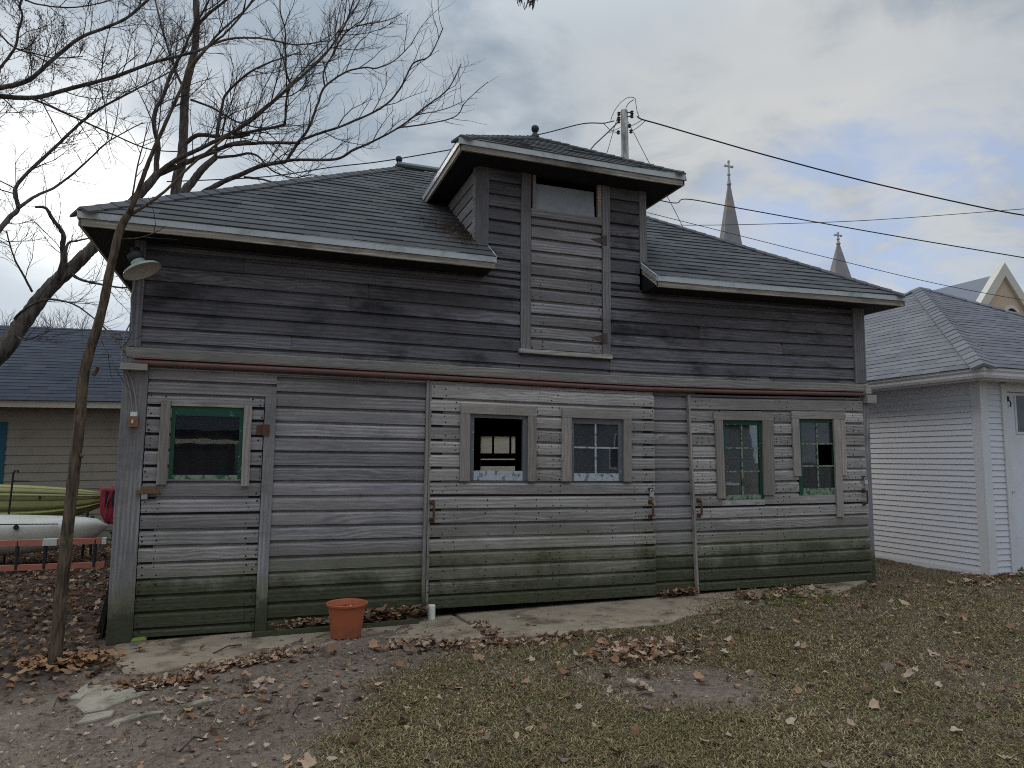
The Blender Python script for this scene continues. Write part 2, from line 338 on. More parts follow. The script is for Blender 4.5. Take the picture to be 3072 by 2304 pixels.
MAT['limestone'] = simple('limestone coping', (0.56, 0.53, 0.47), 0.85, 0.1, 1.0)
MAT['cross'] = simple('grey cross metal', (0.34, 0.35, 0.37), 0.6, 0.15, 2.0)
MAT['ridge'] = simple('grey green ridge metal', (0.15, 0.175, 0.17), 0.5, 0.2, 6.0, 0.3)
MAT['curtain'] = simple('thin grey curtain', (0.16, 0.165, 0.165), 0.9)
MAT['card'] = simple('brown cardboard', (0.23, 0.125, 0.075), 0.9, 0.2, 9.0)
MAT['card2'] = simple('grey cardboard', (0.20, 0.175, 0.155), 0.9, 0.3, 12.0)
MAT['frost'] = simple('clouded old plastic sheet', (0.29, 0.305, 0.325), 0.35, 0.15, 9.0, 0, 0.05, 0.5, (0.20, 0.21, 0.225), 0.5)
MAT['chip'] = simple('pale fallen chips', (0.42, 0.38, 0.31), 0.9)
def glass(name, dust):
    m, nt = newmat(name); pos = nd(nt, 'ShaderNodeNewGeometry', 0)
    fr = nd(nt, 'ShaderNodeFresnel', IOR=1.6)
    gl = nd(nt, 'ShaderNodeBsdfGlossy', Color=(0.9, 0.95, 1, 1), Roughness=0.015,
            Normal=nd(nt, 'ShaderNodeBump', Height=noi(nt, pos, 3.0, 2.0), Strength=0.025, Distance=0.02))
    tr = nd(nt, 'ShaderNodeBsdfTransparent', Color=(0.82, 0.86, 0.88, 1))
    df = nd(nt, 'ShaderNodeBsdfDiffuse', Color=(0.30, 0.31, 0.33, 1))
    a = nt.nodes.new('ShaderNodeMixShader'); nt.links.new(fr, a.inputs[0]); nt.links.new(tr, a.inputs[1]); nt.links.new(gl, a.inputs[2])
    k = M(nt, 'MULTIPLY', noi(nt, vmul(nt, pos, (1, 1, 0.35)), 7.0, 6.0, 0.65), dust)
    b = nt.nodes.new('ShaderNodeMixShader'); nt.links.new(k, b.inputs[0]); nt.links.new(a.outputs[0], b.inputs[1]); nt.links.new(df, b.inputs[2])
    o = nt.nodes.new('ShaderNodeOutputMaterial'); nt.links.new(b.outputs[0], o.inputs[0]); return m
MAT['glass'] = glass('old window glass', 0.16); MAT['glass_clear'] = glass('window glass', 0.06)
def paper():
    m, nt = newmat('papered pane'); tr = nd(nt, 'ShaderNodeBsdfTranslucent', Color=(0.85, 0.80, 0.70, 1)); d = nd(nt, 'ShaderNodeBsdfDiffuse', Color=(0.6, 0.57, 0.5, 1))
    a = nt.nodes.new('ShaderNodeMixShader'); a.inputs[0].default_value = 0.8; nt.links.new(d, a.inputs[1]); nt.links.new(tr, a.inputs[2])
    o = nt.nodes.new('ShaderNodeOutputMaterial'); nt.links.new(a.outputs[0], o.inputs[0]); return m
MAT['paper'] = paper()
def leafmat(nm='dry leaves', sc=1.0):
    m, nt = newmat(nm); r = rnd(nt); pos = nd(nt, 'ShaderNodeNewGeometry', 0)
    cr = nt.nodes.new('ShaderNodeValToRGB'); nt.links.new(r, cr.inputs[0]); cr.color_ramp.interpolation = 'CONSTANT'
    cols = [(0.12, 0.068, 0.045), (0.28, 0.15, 0.09), (0.46, 0.28, 0.17), (0.55, 0.39, 0.265), (0.15, 0.105, 0.080), (0.56, 0.42, 0.31), (0.33, 0.175, 0.105), (0.25, 0.19, 0.15)]
    cols = [tuple(q*sc*(1, .95, .9)[i] if sc < 1 else q for i, q in enumerate(c_)) for c_ in cols]
    e = cr.color_ramp.elements
    e[0].position = 0; e[0].color = (*cols[0], 1); e[1].position = 1/8; e[1].color = (*cols[1], 1)
    for i in range(2, 8): q = e.new(i/8); q.color = (*cols[i], 1)
    c = mix(nt, M(nt, 'MULTIPLY', noi(nt, pos, 40.0, 4.0), 0.45), cr.outputs[0], (0.12, 0.08, 0.052))
    d = nd(nt, 'ShaderNodeBsdfDiffuse', Color=c); t = nd(nt, 'ShaderNodeBsdfTranslucent', Color=c)
    a = nt.nodes.new('ShaderNodeMixShader'); a.inputs[0].default_value = 0.2; nt.links.new(d, a.inputs[1]); nt.links.new(t, a.inputs[2])
    o = nt.nodes.new('ShaderNodeOutputMaterial'); nt.links.new(a.outputs[0], o.inputs[0]); return m
MAT['leaf'] = leafmat(); MAT['leafdull'] = leafmat('damp brown leaves', 0.62)
MAT['oakleaf'] = simple('orange oak leaves', (0.27, 0.145, 0.068), 0.8, 0.5, 14.0)
def grassmat():
    m, nt = newmat('dormant lawn grass'); r = nd(nt, 'ShaderNodeNewGeometry', 8); pos = nd(nt, 'ShaderNodeNewGeometry', 0)
    big = noi(nt, pos, 1.1, 4.0, 0.6)
    cr = nt.nodes.new('ShaderNodeValToRGB'); nt.links.new(r, cr.inputs[0])
    e = cr.color_ramp.elements
    e[0].position = 0; e[0].color = (0.070, 0.052, 0.028, 1); e[1].position = 1; e[1].color = (0.60, 0.465, 0.285, 1)
    q = e.new(0.45); q.color = (0.20, 0.150, 0.080, 1); q = e.new(0.75); q.color = (0.38, 0.29, 0.165, 1)
    gr = mix(nt, r, (0.065, 0.074, 0.024), (0.23, 0.215, 0.085))
    c = mix(nt, M(nt, 'MULTIPLY', smooth(nt, M(nt, 'ADD', big, M(nt, 'MULTIPLY', M(nt, 'SUBTRACT', r, 0.5), 0.3)), 0.46, 0.68), 0.55), cr.outputs[0], gr)
    d = nd(nt, 'ShaderNodeBsdfDiffuse', Color=c); t = nd(nt, 'ShaderNodeBsdfTranslucent', Color=c)
    a = nt.nodes.new('ShaderNodeMixShader'); a.inputs[0].default_value = 0.25; nt.links.new(d, a.inputs[1]); nt.links.new(t, a.inputs[2])
    o = nt.nodes.new('ShaderNodeOutputMaterial'); nt.links.new(a.outputs[0], o.inputs[0]); return m
MAT['grass'] = grassmat()

# ------------------------------------------------------------------ ground
def zg(x, y):
    x = np.asarray(x, float); y = np.asarray(y, float)
    b = 0.0185*np.clip(x, -3, 14)
    return b+0.012*np.sin(1.3*x+0.7*y)+0.010*np.sin(2.9*y-1.7*x+1.0)*np.exp(-np.maximum(np.hypot(x-4, y+2)-14, 0)/6)-0.012
def zgs(x, y): return float(zg(x, y))
dirt_px = [(-400, 2700), (960, 2700), (985, 2304), (1010, 2220), (1100, 2140), (1195, 2100), (1175, 2060), (1240, 2000), (1450, 1960), (1720, 1928), (1500, 1880), (420, 1880), (380, 1700), (330, 1500), (-500, 1480)]
DIRT = [tuple(onz(px, py, 0.0)[:2]) for px, py in dirt_px]
PATCH = onz(2085, 2062, 0.06); PILE = onz(1930, 1965, 0.05)
def inpoly(x, y, poly):
    ins = np.zeros(x.shape, bool); n = len(poly)
    for i in range(n):
        x0, y0 = poly[i]; x1, y1 = poly[(i+1) % n]
        c = ((y0 > y) != (y1 > y)) & (x < (x1-x0)*(y-y0)/((y1-y0) or 1e-9)+x0); ins ^= c
    return ins
def wob(x, y, s, ph=0.0):
    return (np.sin(x*s+1.7*np.sin(y*s*0.8+ph))+np.sin(y*s*1.37+1.9*np.sin(x*s*0.63+2*ph)+ph)+0.6*np.sin((x+y)*s*2.3+3*ph)+0.5*np.sin((x-y)*s*3.1+ph))/3.1
def turf(x, y):                         # how much grass grows: 0 on bare soil, 1 in the lawn
    xx = x+0.16*wob(x, y, 4.0)+0.06*wob(x, y, 13.0, 2.0); yy = y+0.15*wob(y, x, 4.6, 1.3)+0.06*wob(y, x, 12.0)
    d = np.where(inpoly(xx, yy, DIRT), 0.012+0.10*(wob(x, y, 2.2, 0.4) > 0.55), 1.0)
    e = ((xx-PATCH.x)/0.66)**2+((yy-PATCH.y)/0.50)**2
    d = np.where(e < 1, np.minimum(d, 0.015), d)
    d = d*np.clip(0.75+0.45*wob(x, y, 1.9, 2.0)+0.25*wob(x, y, 7.0, 0.3), 0.25, 1.0)
    d = np.where((y > -0.55+0.045*x) & (x > -0.2) & (x < 7.0), d*0.12, d)
    d = np.where((x < 0.3) & (y > -2.0), d*0.25, d)
    return np.clip(d, 0, 1)
xs = np.concatenate([[-600, -250, -100, -50, -25, -14, -9], np.arange(-6.5, 13, 0.075), [13.5, 15, 18, 25, 40, 80, 160, 300, 700]])
ys = np.concatenate([[-600, -250, -100, -50, -30, -18, -12, -9, -7.5], np.arange(-6.5, 1.0, 0.075), np.arange(1.0, 9, 0.2), [9.5, 11, 14, 20, 35, 70, 140, 300, 700]])
GX, GY = np.meshgrid(xs, ys); GZ = zg(GX, GY)
near = (GX > -7) & (GX < 13) & (GY > -7) & (GY < 9)
GZ = GZ+near*(0.008*wob(GX, GY, 9.0)+0.006*rng.standard_normal(GX.shape)*(1-turf(GX, GY)))
V = np.stack([GX.ravel(), GY.ravel(), GZ.ravel()], 1); nx, ny = len(xs), len(ys)
ii = (np.arange(ny-1)[:, None]*nx+np.arange(nx-1)[None, :]).ravel()
F = np.stack([ii, ii+1, ii+nx+1, ii+nx], 1)
m, nt = newmat('yard soil'); pos = nd(nt, 'ShaderNodeNewGeometry', 0)
att = nd(nt, 'ShaderNodeAttribute', 2, props={'attribute_name': 'turf'})
a = noi(nt, pos, 2.2, 8.0, 0.65); b = noi(nt, pos, 24.0, 8.0, 0.75); c3 = noi(nt, pos, 90.0, 4.0, 0.7)
c = mix(nt, smooth(nt, b, 0.3, 0.7), (0.080, 0.055, 0.040), (0.240, 0.183, 0.142))
c = mix(nt, M(nt, 'MULTIPLY', smooth(nt, a, 0.42, 0.66), 0.7), c, (0.245, 0.192, 0.155))
c = mix(nt, M(nt, 'MULTIPLY', smooth(nt, noi(nt, pos, 1.1, 6.0, 0.6), 0.5, 0.68), 0.5), c, (0.085, 0.056, 0.040))
c = mix(nt, M(nt, 'MULTIPLY', att, 0.75), c, mix(nt, b, (0.050, 0.039, 0.025), (0.17, 0.132, 0.082)))
att2 = nd(nt, 'ShaderNodeAttribute', 2, props={'attribute_name': 'mould'})
c = mix(nt, M(nt, 'MULTIPLY', att2, 0.9), c, mix(nt, b, (0.032, 0.022, 0.016), (0.085, 0.058, 0.042)))
c = mix(nt, smooth(nt, c3, 0.66, 0.72), c, (0.36, 0.31, 0.26))
c = mix(nt, smooth(nt, c3, 0.36, 0.30), c, (0.028, 0.02, 0.016))
finish(nt, c, 0.95, M(nt, 'ADD', b, M(nt, 'MULTIPLY', c3, 0.6)), 0.8, 0.02, 0, 0.15); MAT['soil'] = m
ground = fast_mesh('ground', V, F, m, None, 'structure')
at2 = ground.data.attributes.new('mould', 'FLOAT', 'POINT'); mx = V[:, 0]+.12*wob(V[:, 0], V[:, 1], 4.0); at2.data.foreach_set('value', (np.clip((.25-mx)/.5, 0, 1)*np.clip((V[:, 1]+1.5+.25*wob(V[:, 1], V[:, 0], 3.0))/.8, 0, 1)).astype(np.float32))
at_ = ground.data.attributes.new('turf', 'FLOAT', 'POINT'); tf = sum(turf(V[:, 0]+rng.normal(0, .13, len(V)), V[:, 1]+rng.normal(0, .13, len(V))) for _ in range(8))/8; at_.data.foreach_set('value', tf.astype(np.float32))
ground.data.polygons.foreach_set('use_smooth', [True]*len(ground.data.polygons))

# concrete apron: two slabs meeting at a broken joint
def slab(name, outline, zt, th, label=None):
    mb = MB(); n = len(outline)
    top = [(x, y, zt(x, y)) for x, y in outline]; inn = []
    cx = sum(p[0] for p in outline)/n; cy = sum(p[1] for p in outline)/n
    ch = [(x+(cx-x)*0.012, y+(cy-y)*0.03, z) for x, y, z in top]
    lo = [(x, y, z-th) for x, y, z in top]; mid = [(x, y, z-0.012) for x, y, z in top]
    mb.loft([lo, mid, ch]); return mb
def ragged(pts, amp, step=0.12):
    out = []
    for i in range(len(pts)):
        a, b = Vector(pts[i][:2]), Vector(pts[(i+1) % len(pts)][:2]); k = max(1, int((b-a).length/step))
        for q in range(k):
            p = a.lerp(b, q/k)
            if q: p += Vector((random.uniform(-amp, amp), random.uniform(-amp, amp)))
            out.append((p.x, p.y))
    return out
zsl = lambda x, y: 0.0185*x+0.004
f1 = [onz(px, py, zz_) for px, py, zz_ in ((345, 1935, .0), (332, 1962, .0), (372, 2020, .0), (452, 2022, .0), (620, 1985, .01), (760, 1990, .02), (900, 1975, .025), (1015, 1958, .03), (1200, 1940, .035), (1340, 1928, .04), (1466, 1916, .05), (1407, 1872, .055))]
o1 = ragged([(p.x, p.y) for p in f1]+[(2.98, 0.02), (0.22, 0.02)], 0.012)
struct(slab('pavement', o1, zsl, 0.07).build('pavement', MAT['concrete'], None))
f2 = [onz(px, py, zz_) for px, py, zz_ in ((1415, 1868, .058), (1478, 1908, .055), (1510, 1911, .06), (1580, 1911, .06), (1769, 1888, .08), (2000, 1868, .10), (2063, 1846, .10), (2242, 1821, .12), (2340, 1804, .13), (2520, 1775, .145))]
o2 = ragged([(p.x, p.y) for p in f2]+[(8.3, 0.03), (3.02, 0.03)], 0.01)
struct(slab('pavement', o2, lambda x, y: zsl(x, y)+0.006, 0.07).build('pavement', MAT['concrete'], None))

# ------------------------------------------------------------------ barn
RT = .015
SX = [-1, 0, 1.6, 3.2, 4.2, 5.0, 6.3, 7.3, 8.3, 9.5]; SZ = [0, 0, -.003, -.016, -.028, -.032, -.016, .005, .026, .035]
def bwarp(p):
    k = min(1.0, max(0.0, (p.z-0.1)/2.1)); return Vector((p.x, p.y, p.z+k*float(np.interp(p.x, SX, SZ))))
barn = thing('barn', 'old unpainted grey wooden carriage barn with a hip roof, hay dormer and sliding doors', 'barn', (4.13, 2.84, 0.05))
BW, BD = 8.28, 5.68
def board_poly(z0, z1, y, t=0.022):
    return [(y, z0+.014), (y-t+.004, z0+.002), (y-t, z0+.004), (y-t-0.001, z1-0.041), (y-0.003, z1-0.020), (y+.010, z1-0.018), (y+.010, z1+.018)]
def board(x0, x1, z0, z1, y, mat, parent, name='siding_board', t=0.022, warp=bwarp):
    n = max(1, int((x1-x0)/0.6)); a = random.uniform(-.0025, .0025); b = random.uniform(-.0025, .0025); c = random.uniform(-.003, .003); ph = random.uniform(0, 6)
    fn = lambda x: (c*math.sin(1.3*x+ph)-0.001*abs(c), a+(b-a)*(x-x0)/max(.01, x1-x0)+0.0012*math.sin(3.1*x+ph))
    mb = MB(); mb.extr(board_poly(z0, z1, y, t), x0, x1, n, fn)
    return mb.build(name, mat, parent, warp)
def rows(lines, spans, y, mat, parent, name='siding_board', holes=(), t=0.022, joints=0.0):
    for z0, z1 in zip(lines[:-1], lines[1:]):
        sp = spans(z0, z1) if callable(spans) else list(spans)
        for hx0, hx1, hz0, hz1 in holes:
            if min(z1, hz1)-max(z0, hz0) > 0.004:
                if hz0 > z0+.012: MB().box(hx0, hx1, y-t, y-.002, z0+.002, hz0-.001, 2).build(name, mat, parent, bwarp)
                if hz1 < z1-.012: MB().box(hx0, hx1, y-t, y-.002, hz1+.001, z1-.012, 2).build(name, mat, parent, bwarp)
                ns = []
                for s0, s1 in sp:
                    if hx1 <= s0 or hx0 >= s1: ns.append((s0, s1)); continue
                    if hx0 > s0+.01: ns.append((s0, hx0))
                    if hx1 < s1-.01: ns.append((hx1, s1))
                sp = ns
        for s0, s1 in sp:
            if joints and s1-s0 > 2.2 and random.random() < joints:
                q = random.uniform(s0+.8, s1-.8); board(s0, q-.001, z0, z1, y, mat, parent, name, t); board(q+.001, s1, z0, z1, y, mat, parent, name, t)
            else: board(s0, s1, z0, z1, y, mat, parent, name, t)
low = [0.0]+[0.137+0.1365*k for k in range(17)]+[2.44]
rows(low, [(1.262, 2.668)], 0.0, MAT['wall_low'], barn)
rows([0.12]+low[2:], [(5.16, 5.78)], 0.0, MAT['wall_low'], barn)
rows([2.13, 2.25, 2.44], [(0.19, 1.262)], 0.0, MAT['wall_low'], barn)
up = [2.44+0.1385*k for k in range(8)]+[3.49]
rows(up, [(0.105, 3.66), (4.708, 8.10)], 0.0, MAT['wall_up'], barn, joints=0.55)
dup_ = [3.49, 3.564, 3.69, 3.834, 3.961, 4.10, 4.24, 4.38, 4.52, 4.69]
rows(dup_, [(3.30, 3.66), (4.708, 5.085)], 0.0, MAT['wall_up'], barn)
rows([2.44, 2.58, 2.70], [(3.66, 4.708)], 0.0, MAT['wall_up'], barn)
def upright(x0, x1, z0, z1, y0, y1, mat, parent, name, lean=0.0):
    mb = MB(); n = max(1, int((z1-z0)/0.5)); ph = random.uniform(0, 6)
    mb.extrz([(x0, y0), (x1, y0), (x1, y1), (x0, y1)], z0, z1, n, (lean, 0), lambda t: (0.003*math.sin(5*t+ph), 0)); return mb.build(name, mat, parent, bwarp)
def flat(x0, x1, z0, z1, y0, y1, mat, parent, name, nx=None, warp=bwarp):
    mb = MB(); mb.box(x0, x1, y0, y1, z0, z1, nx or max(1, int((x1-x0)/0.5))); return mb.build(name, mat, parent, warp)
upright(-0.012, 0.186, -0.06, 2.435, -0.032, 0.12, MAT['post'], barn, 'corner_post')
upright(0.012, 0.105, 2.53, 3.488, -0.034, 0.12, MAT['post_up'], barn, 'corner_post')
upright(8.10, 8.28, 2.53, 3.488, -0.034, 0.12, MAT['post_up'], barn, 'corner_post')
upright(8.16, 8.295, 0.10, 2.435, -0.030, 0.12, MAT['post'], barn, 'corner_post')
upright(1.165, 1.262, 0.02, 2.133, -0.036, 0.0, MAT['post'], barn, 'door_strip')
upright(2.668, 2.700, 0.10, 2.36, -0.052, 0.0, MAT['post'], barn, 'door_strip')
upright(3.172, 3.300, 3.79, 4.675, -0.030, 0.06, MAT['post_up'], barn, 'dormer_post')
upright(5.085, 5.172, 3.79, 4.675, -0.030, 0.06, MAT['post_up'], barn, 'dormer_post')
upright(3.662, 3.770, 2.747, 4.675, -0.036, 0.0, MAT['post_up'], barn, 'hatch_strip')
upright(4.616, 4.708, 2.747, 4.675, -0.036, 0.0, MAT['post_up'], barn, 'hatch_strip')
flat(3.64, 4.718, 2.70, 2.745, -0.062, 0.0, MAT['belt'], barn, 'hatch_sill')
# belt board and the red rail that carries the sliding doors
mb = MB(); mb.extr([(0, 2.437), (-.042, 2.437), (-.042, 2.512), (-.030, 2.524), (0, 2.528)], 0.0, 8.29, 16); mb.build('belt_board', MAT['belt'], barn, bwarp)
mb = MB(); mb.extr([(-.043, 2.433), (-.098, 2.428), (-.102, 2.420), (-.075, 2.414), (-.043, 2.412)], 0.07, 8.18, 16); mb.build('rail_hood', MAT['rail'], barn, bwarp)
mb = MB(); mb.tube([(0.07+8.11*k/18, -0.078, 2.386) for k in range(19)], 0.025, 10); mb.build('door_rail', MAT['rail'], barn, bwarp, smooth=True)
mb = MB(); mb.extr([(0, 2.352), (-.050, 2.348), (-.050, 2.338), (0, 2.330)], 0.19, 2.668, 5); mb.build('rail_ledge', MAT['wall_low'], barn, bwarp)
flat(-.025, 0.185, 2.318, 2.372, -.115, -.034, MAT['belt'], barn, 'rail_block')
flat(8.19, 8.335, 2.28, 2.375, -.12, -.034, MAT['belt'], barn, 'rail_block')
flat(8.24, 8.33, 2.40, 2.51, -.05, .10, MAT['belt'], barn, 'rail_block')

def window(part, op, glass_r, vs, hs, sash, rail, y, pane='glass', panes=True, skip=()):
    """sash frame, muntins and panes in opening op=(x0,x1,z0,z1); glass rectangle glass_r"""
    x0, x1, z0, z1 = op; a0, a1, b0, b1 = glass_r
    mb = MB(); mb.box(x0, a0, y, y+.035, z0, z1).box(a1, x1, y, y+.035, z0, z1).box(a0, a1, y+.001, y+.034, b1, z1)
    mb.build('window_sash', sash, part, bwarp)
    MB().box(a0, a1, y-.002, y+.034, z0, b0, 3).build('sash_rail', rail, part, bwarp)
    if vs or hs:
        mb = MB()
        for v in vs: mb.box(v-.009, v+.009, y+.004, y+.028, b0, b1)
        for h in hs: mb.box(a0, a1, y+.006, y+.026, h-.009, h+.009)
        mb.build('muntins', rail, part, bwarp)
    if panes:
        ex = [a0]+list(vs)+[a1]; ez = [b0]+sorted(hs)+[b1]; k = 0
        for i in range(len(ex)-1):
            for j in range(len(ez)-1):
                if (i, j) not in skip:
                    t = random.uniform(-.002, .002)
                    mb = MB(); mb.loft([[(ex[i], y+.016, ez[j]), (ex[i+1], y+.016+t, ez[j]), (ex[i+1], y+.019+t, ez[j]), (ex[i], y+.019, ez[j])],
                                        [(ex[i], y+.016, ez[j+1]), (ex[i+1], y+.016+t, ez[j+1]), (ex[i+1], y+.019+t, ez[j+1]), (ex[i], y+.019, ez[j+1])]])
                    mb.build('pane', MAT[pane], part, bwarp)
def nails(part, cols, lines, y, holes=()):
    mb = MB()
    for c in cols:
        for z0, z1 in zip(lines[:-1], lines[1:]):
            for q in (0.22, 0.62):
                if random.random() < 0.8:
                    x = c+random.uniform(-.018, .018); z = z0+(z1-z0)*q+random.uniform(-.012, .012)
                    if any(h[0] < x < h[1] and h[2] < z < h[3] for h in holes): continue
                    r = random.uniform(.0048, .0090)
                    mb.add([(x+r*math.cos(k*math.pi/3), y, z+r*math.sin(k*math.pi/3)) for k in range(6)], [(0, 1, 2, 3, 4, 5)])
    o = mb.build('nail_heads', MAT['nail'], part, bwarp); o['kind'] = 'stuff'
def handle(part, x, z0, z1, y):
    mb = MB(); mb.tube([(x-.012, y, z1), (x, y-.045, z1-.012), (x, y-.05, (z0+z1)/2), (x, y-.045, z0+.012), (x-.012, y, z0)], [.011, .011, .012, .011, .011], 8)
    mb.box(x-.035, x+.02, y-.004, y+.002, z1-.03, z1+.018).box(x-.035, x+.02, y-.004, y+.002, z0-.03, z0+.02)
    mb.build('handle', MAT['rust'], part, bwarp)

# hinged door on the left, with its green window
hd = MB(); hd.box(0.20, 1.155, 0.004, 0.03, 0.06, 0.18).box(0.20, 1.155, 0.004, 0.03, 1.05, 1.17).box(0.20, 0.30, 0.005, 0.029, 0.18, 2.1).box(1.06, 1.155, 0.005, 0.029, 0.18, 2.1)
hd = hd.build('hinged_door', MAT['inside'], barn, bwarp)
H1 = (0.39, 0.99, 1.375, 2.02)
dl = [0.035]+[0.116+0.1385*k for k in range(14)]+[2.03, 2.128]
rows(dl, [(0.191, 1.160)], 0.0, MAT['door_left'], hd, 'board', [H1])
window(hd, H1, (0.424, 0.955, 1.413, 1.937), [], [], MAT['green'], MAT['green_pale'], -0.021, 'glass_clear')
upright(0.303, 0.383, 1.33, 2.067, -0.046, -0.018, MAT['casing_z'], hd, 'window_casing', 0.0)
upright(0.993, 1.062, 1.313, 2.044, -0.046, -0.018, MAT['casing_z'], hd, 'window_casing', -0.004)
flat(0.384, 0.992, 2.022, 2.045, -0.032, -0.018, MAT['fascia'], hd, 'window_casing')
nails(hd, [0.215, 0.33, 1.06, 1.135], dl, -0.0245, [(.29, 1.07, 1.3, 2.07)])
MB().box(1.10, 1.158, -.026, -.019, 1.79, 1.87).box(1.158, 1.215, -.044, -.0365, 1.77, 1.875).tube([(1.158, -.034, 1.775), (1.158, -.034, 1.87)], .009, 8).build('hinge', MAT['rust'], hd, bwarp)
# wide sliding door
sd_ = MB(); sd_.box(2.72, 5.21, -.044, -.026, 0.14, 0.26).box(2.72, 5.21, -.044, -.026, 1.12, 1.24).box(2.72, 5.21, -.044, -.026, 2.2, 2.32).box(2.72, 2.84, -.0435, -.0265, .26, 2.2).box(5.09, 5.21, -.0435, -.0265, .26, 2.2)
sd_ = sd_.build('sliding_door', MAT['inside'], barn, bwarp, label='wide sliding door with two windows')
C1 = (3.07, 3.78, 1.371, 2.052); C2 = (4.17, 4.88, 1.371, 2.052)
cl = [0.135, 0.272]+[0.408+0.1370*k for k in range(14)]+[2.341]
rows(cl, [(2.708, 5.222)], -0.045, MAT['door'], sd_, 'board', [C1, C2])
upright(2.701, 2.722, 0.11, 2.342, -.068, -.02, MAT['casing_z'], sd_, 'edge_strip')
for (a, b, c) in ((3.014, 3.115, 3.735), (4.114, 4.222, 4.835)):
    flat(a, c+0.094, 2.042, 2.142, -.090, -.064, MAT['casing_x'], sd_, 'window_casing')
    upright(a, b, 1.368, 2.041, -.088, -.064, MAT['casing_z'], sd_, 'window_casing')
    upright(c, c+0.092, 1.366, 2.041, -.088, -.064, MAT['casing_z'], sd_, 'window_casing')
window(sd_, (3.112, 3.738, 1.372, 2.05), (3.162, 3.682, 1.470, 2.004), [], [], MAT['bluegrey'], MAT['greywht'], -.062, panes=False)
window(sd_, (4.215, 4.838, 1.372, 2.05), (4.256, 4.778, 1.452, 1.982), [4.512], [1.727], MAT['bluegrey'], MAT['greywht'], -.062)
WH = [(3.0, 3.83, 1.35, 2.15), (4.1, 4.93, 1.35, 2.15)]
nails(sd_, [2.735, 2.86, 2.98, 3.85, 4.0, 4.09, 4.96, 5.10, 5.195], cl, -.0695, WH); nails(sd_, [3.3, 3.6, 4.4, 4.7], cl[:9], -.0695)
handle(sd_, 2.752, 0.99, 1.16, -.065); handle(sd_, 5.165, 0.985, 1.145, -.065)
# narrower sliding door on the right, leaning a little
rd = MB(); rd.box(5.80, 8.15, -.044, -.026, .17, .29).box(5.75, 8.15, -.044, -.026, 1.0, 1.12).box(5.72, 8.13, -.044, -.026, 2.2, 2.32)
rd = rd.build('sliding_door', MAT['inside'], barn, bwarp, label='narrower sliding door leaning, with two green windows')
rl = [0.150, 0.262]+[0.398+0.1368*k for k in range(14)]+[2.33]
xl = lambda z: 5.668+(2.33-z)*0.036
rows(rl, lambda z0, z1: [(xl((z0+z1)/2)+.012, 8.158+(2.33-z0)*0.02)], -0.045, MAT['door'], rd, 'board', [(6.08, 6.66, 1.149, 2.066), (7.155, 7.705, 1.177, 2.089)])
mb = MB(); mb.extrz([(xl(2.33)-.012, -.068), (xl(2.33)+.010, -.068), (xl(2.33)+.010, -.02), (xl(2.33)-.012, -.02)], 2.335, 0.13, 5, (2.2*0.036, 0)); mb.build('edge_strip', MAT['casing_z'], rd, bwarp)
flat(5.975, 6.795, 2.055, 2.148, -.090, -.064, MAT['casing_x'], rd, 'window_casing')
upright(6.012, 6.115, 1.165, 2.054, -.088, -.064, MAT['casing_z'], rd, 'window_casing', -.022)
upright(6.642, 6.795, 1.19, 2.054, -.088, -.064, MAT['casing_z'], rd, 'window_casing')
flat(7.06, 7.86, 2.078, 2.170, -.090, -.064, MAT['casing_x'], rd, 'window_casing')
upright(7.080, 7.180, 1.405, 2.077, -.088, -.064, MAT['casing_z'], rd, 'window_casing', -.014)
upright(7.690, 7.786, 0.915, 2.077, -.089, -.064, MAT['casing_z'], rd, 'window_casing', -.008)
upright(7.788, 7.862, 1.405, 2.077, -.086, -.064, MAT['casing_z'], rd, 'window_casing')
window(rd, (6.09, 6.648, 1.15, 2.065), (6.138, 6.608, 1.200, 2.000), [6.37], [1.735, 1.466], MAT['green'], MAT['green_pale'], -.062)
window(rd, (7.165, 7.698, 1.178, 2.088), (7.215, 7.688, 1.258, 2.035), [7.45], [1.783, 1.519], MAT['green'], MAT['green_pale'], -.062, skip=((1, 1),))
RH = [(5.97, 6.8, 1.13, 2.16), (7.05, 7.88, 1.17, 2.18)]
nails(rd, [5.76, 5.83, 5.93, 6.83, 6.92, 7.02, 7.9, 8.0, 8.10], rl, -.0695, RH); nails(rd, [6.3, 6.6, 7.2, 7.45], rl[:8], -.0695)
handle(rd, 5.775, 0.985, 1.155, -.065); handle(rd, 8.130, 1.06, 1.225, -.065)
# things seen behind the panes of the right-hand door
mb = MB(); mb.add([(6.15+.009*k+.03*math.sin(k*.25), .01+.012*math.sin(k*1.7), z) for z in (1.46, 1.98) for k in range(10)], [(k, k+1, k+11, k+10) for k in range(9)])
tag(mb.build('curtain', MAT['curtain'], None), 'narrow limp grey curtain behind the left green window of the right door', 'curtain')
tag(MB().box(6.15, 6.362, -.036, -.032, 1.34, 1.456).build('cardboard_piece', MAT['card'], None), 'brown cardboard piece behind a lower pane of the left green window', 'cardboard')
tag(MB().box(7.23, 7.44, -.036, -.032, 1.395, 1.51).build('cardboard_piece', MAT['card2'], None), 'greyish cardboard piece behind a lower pane of the rightmost barn window', 'cardboard')
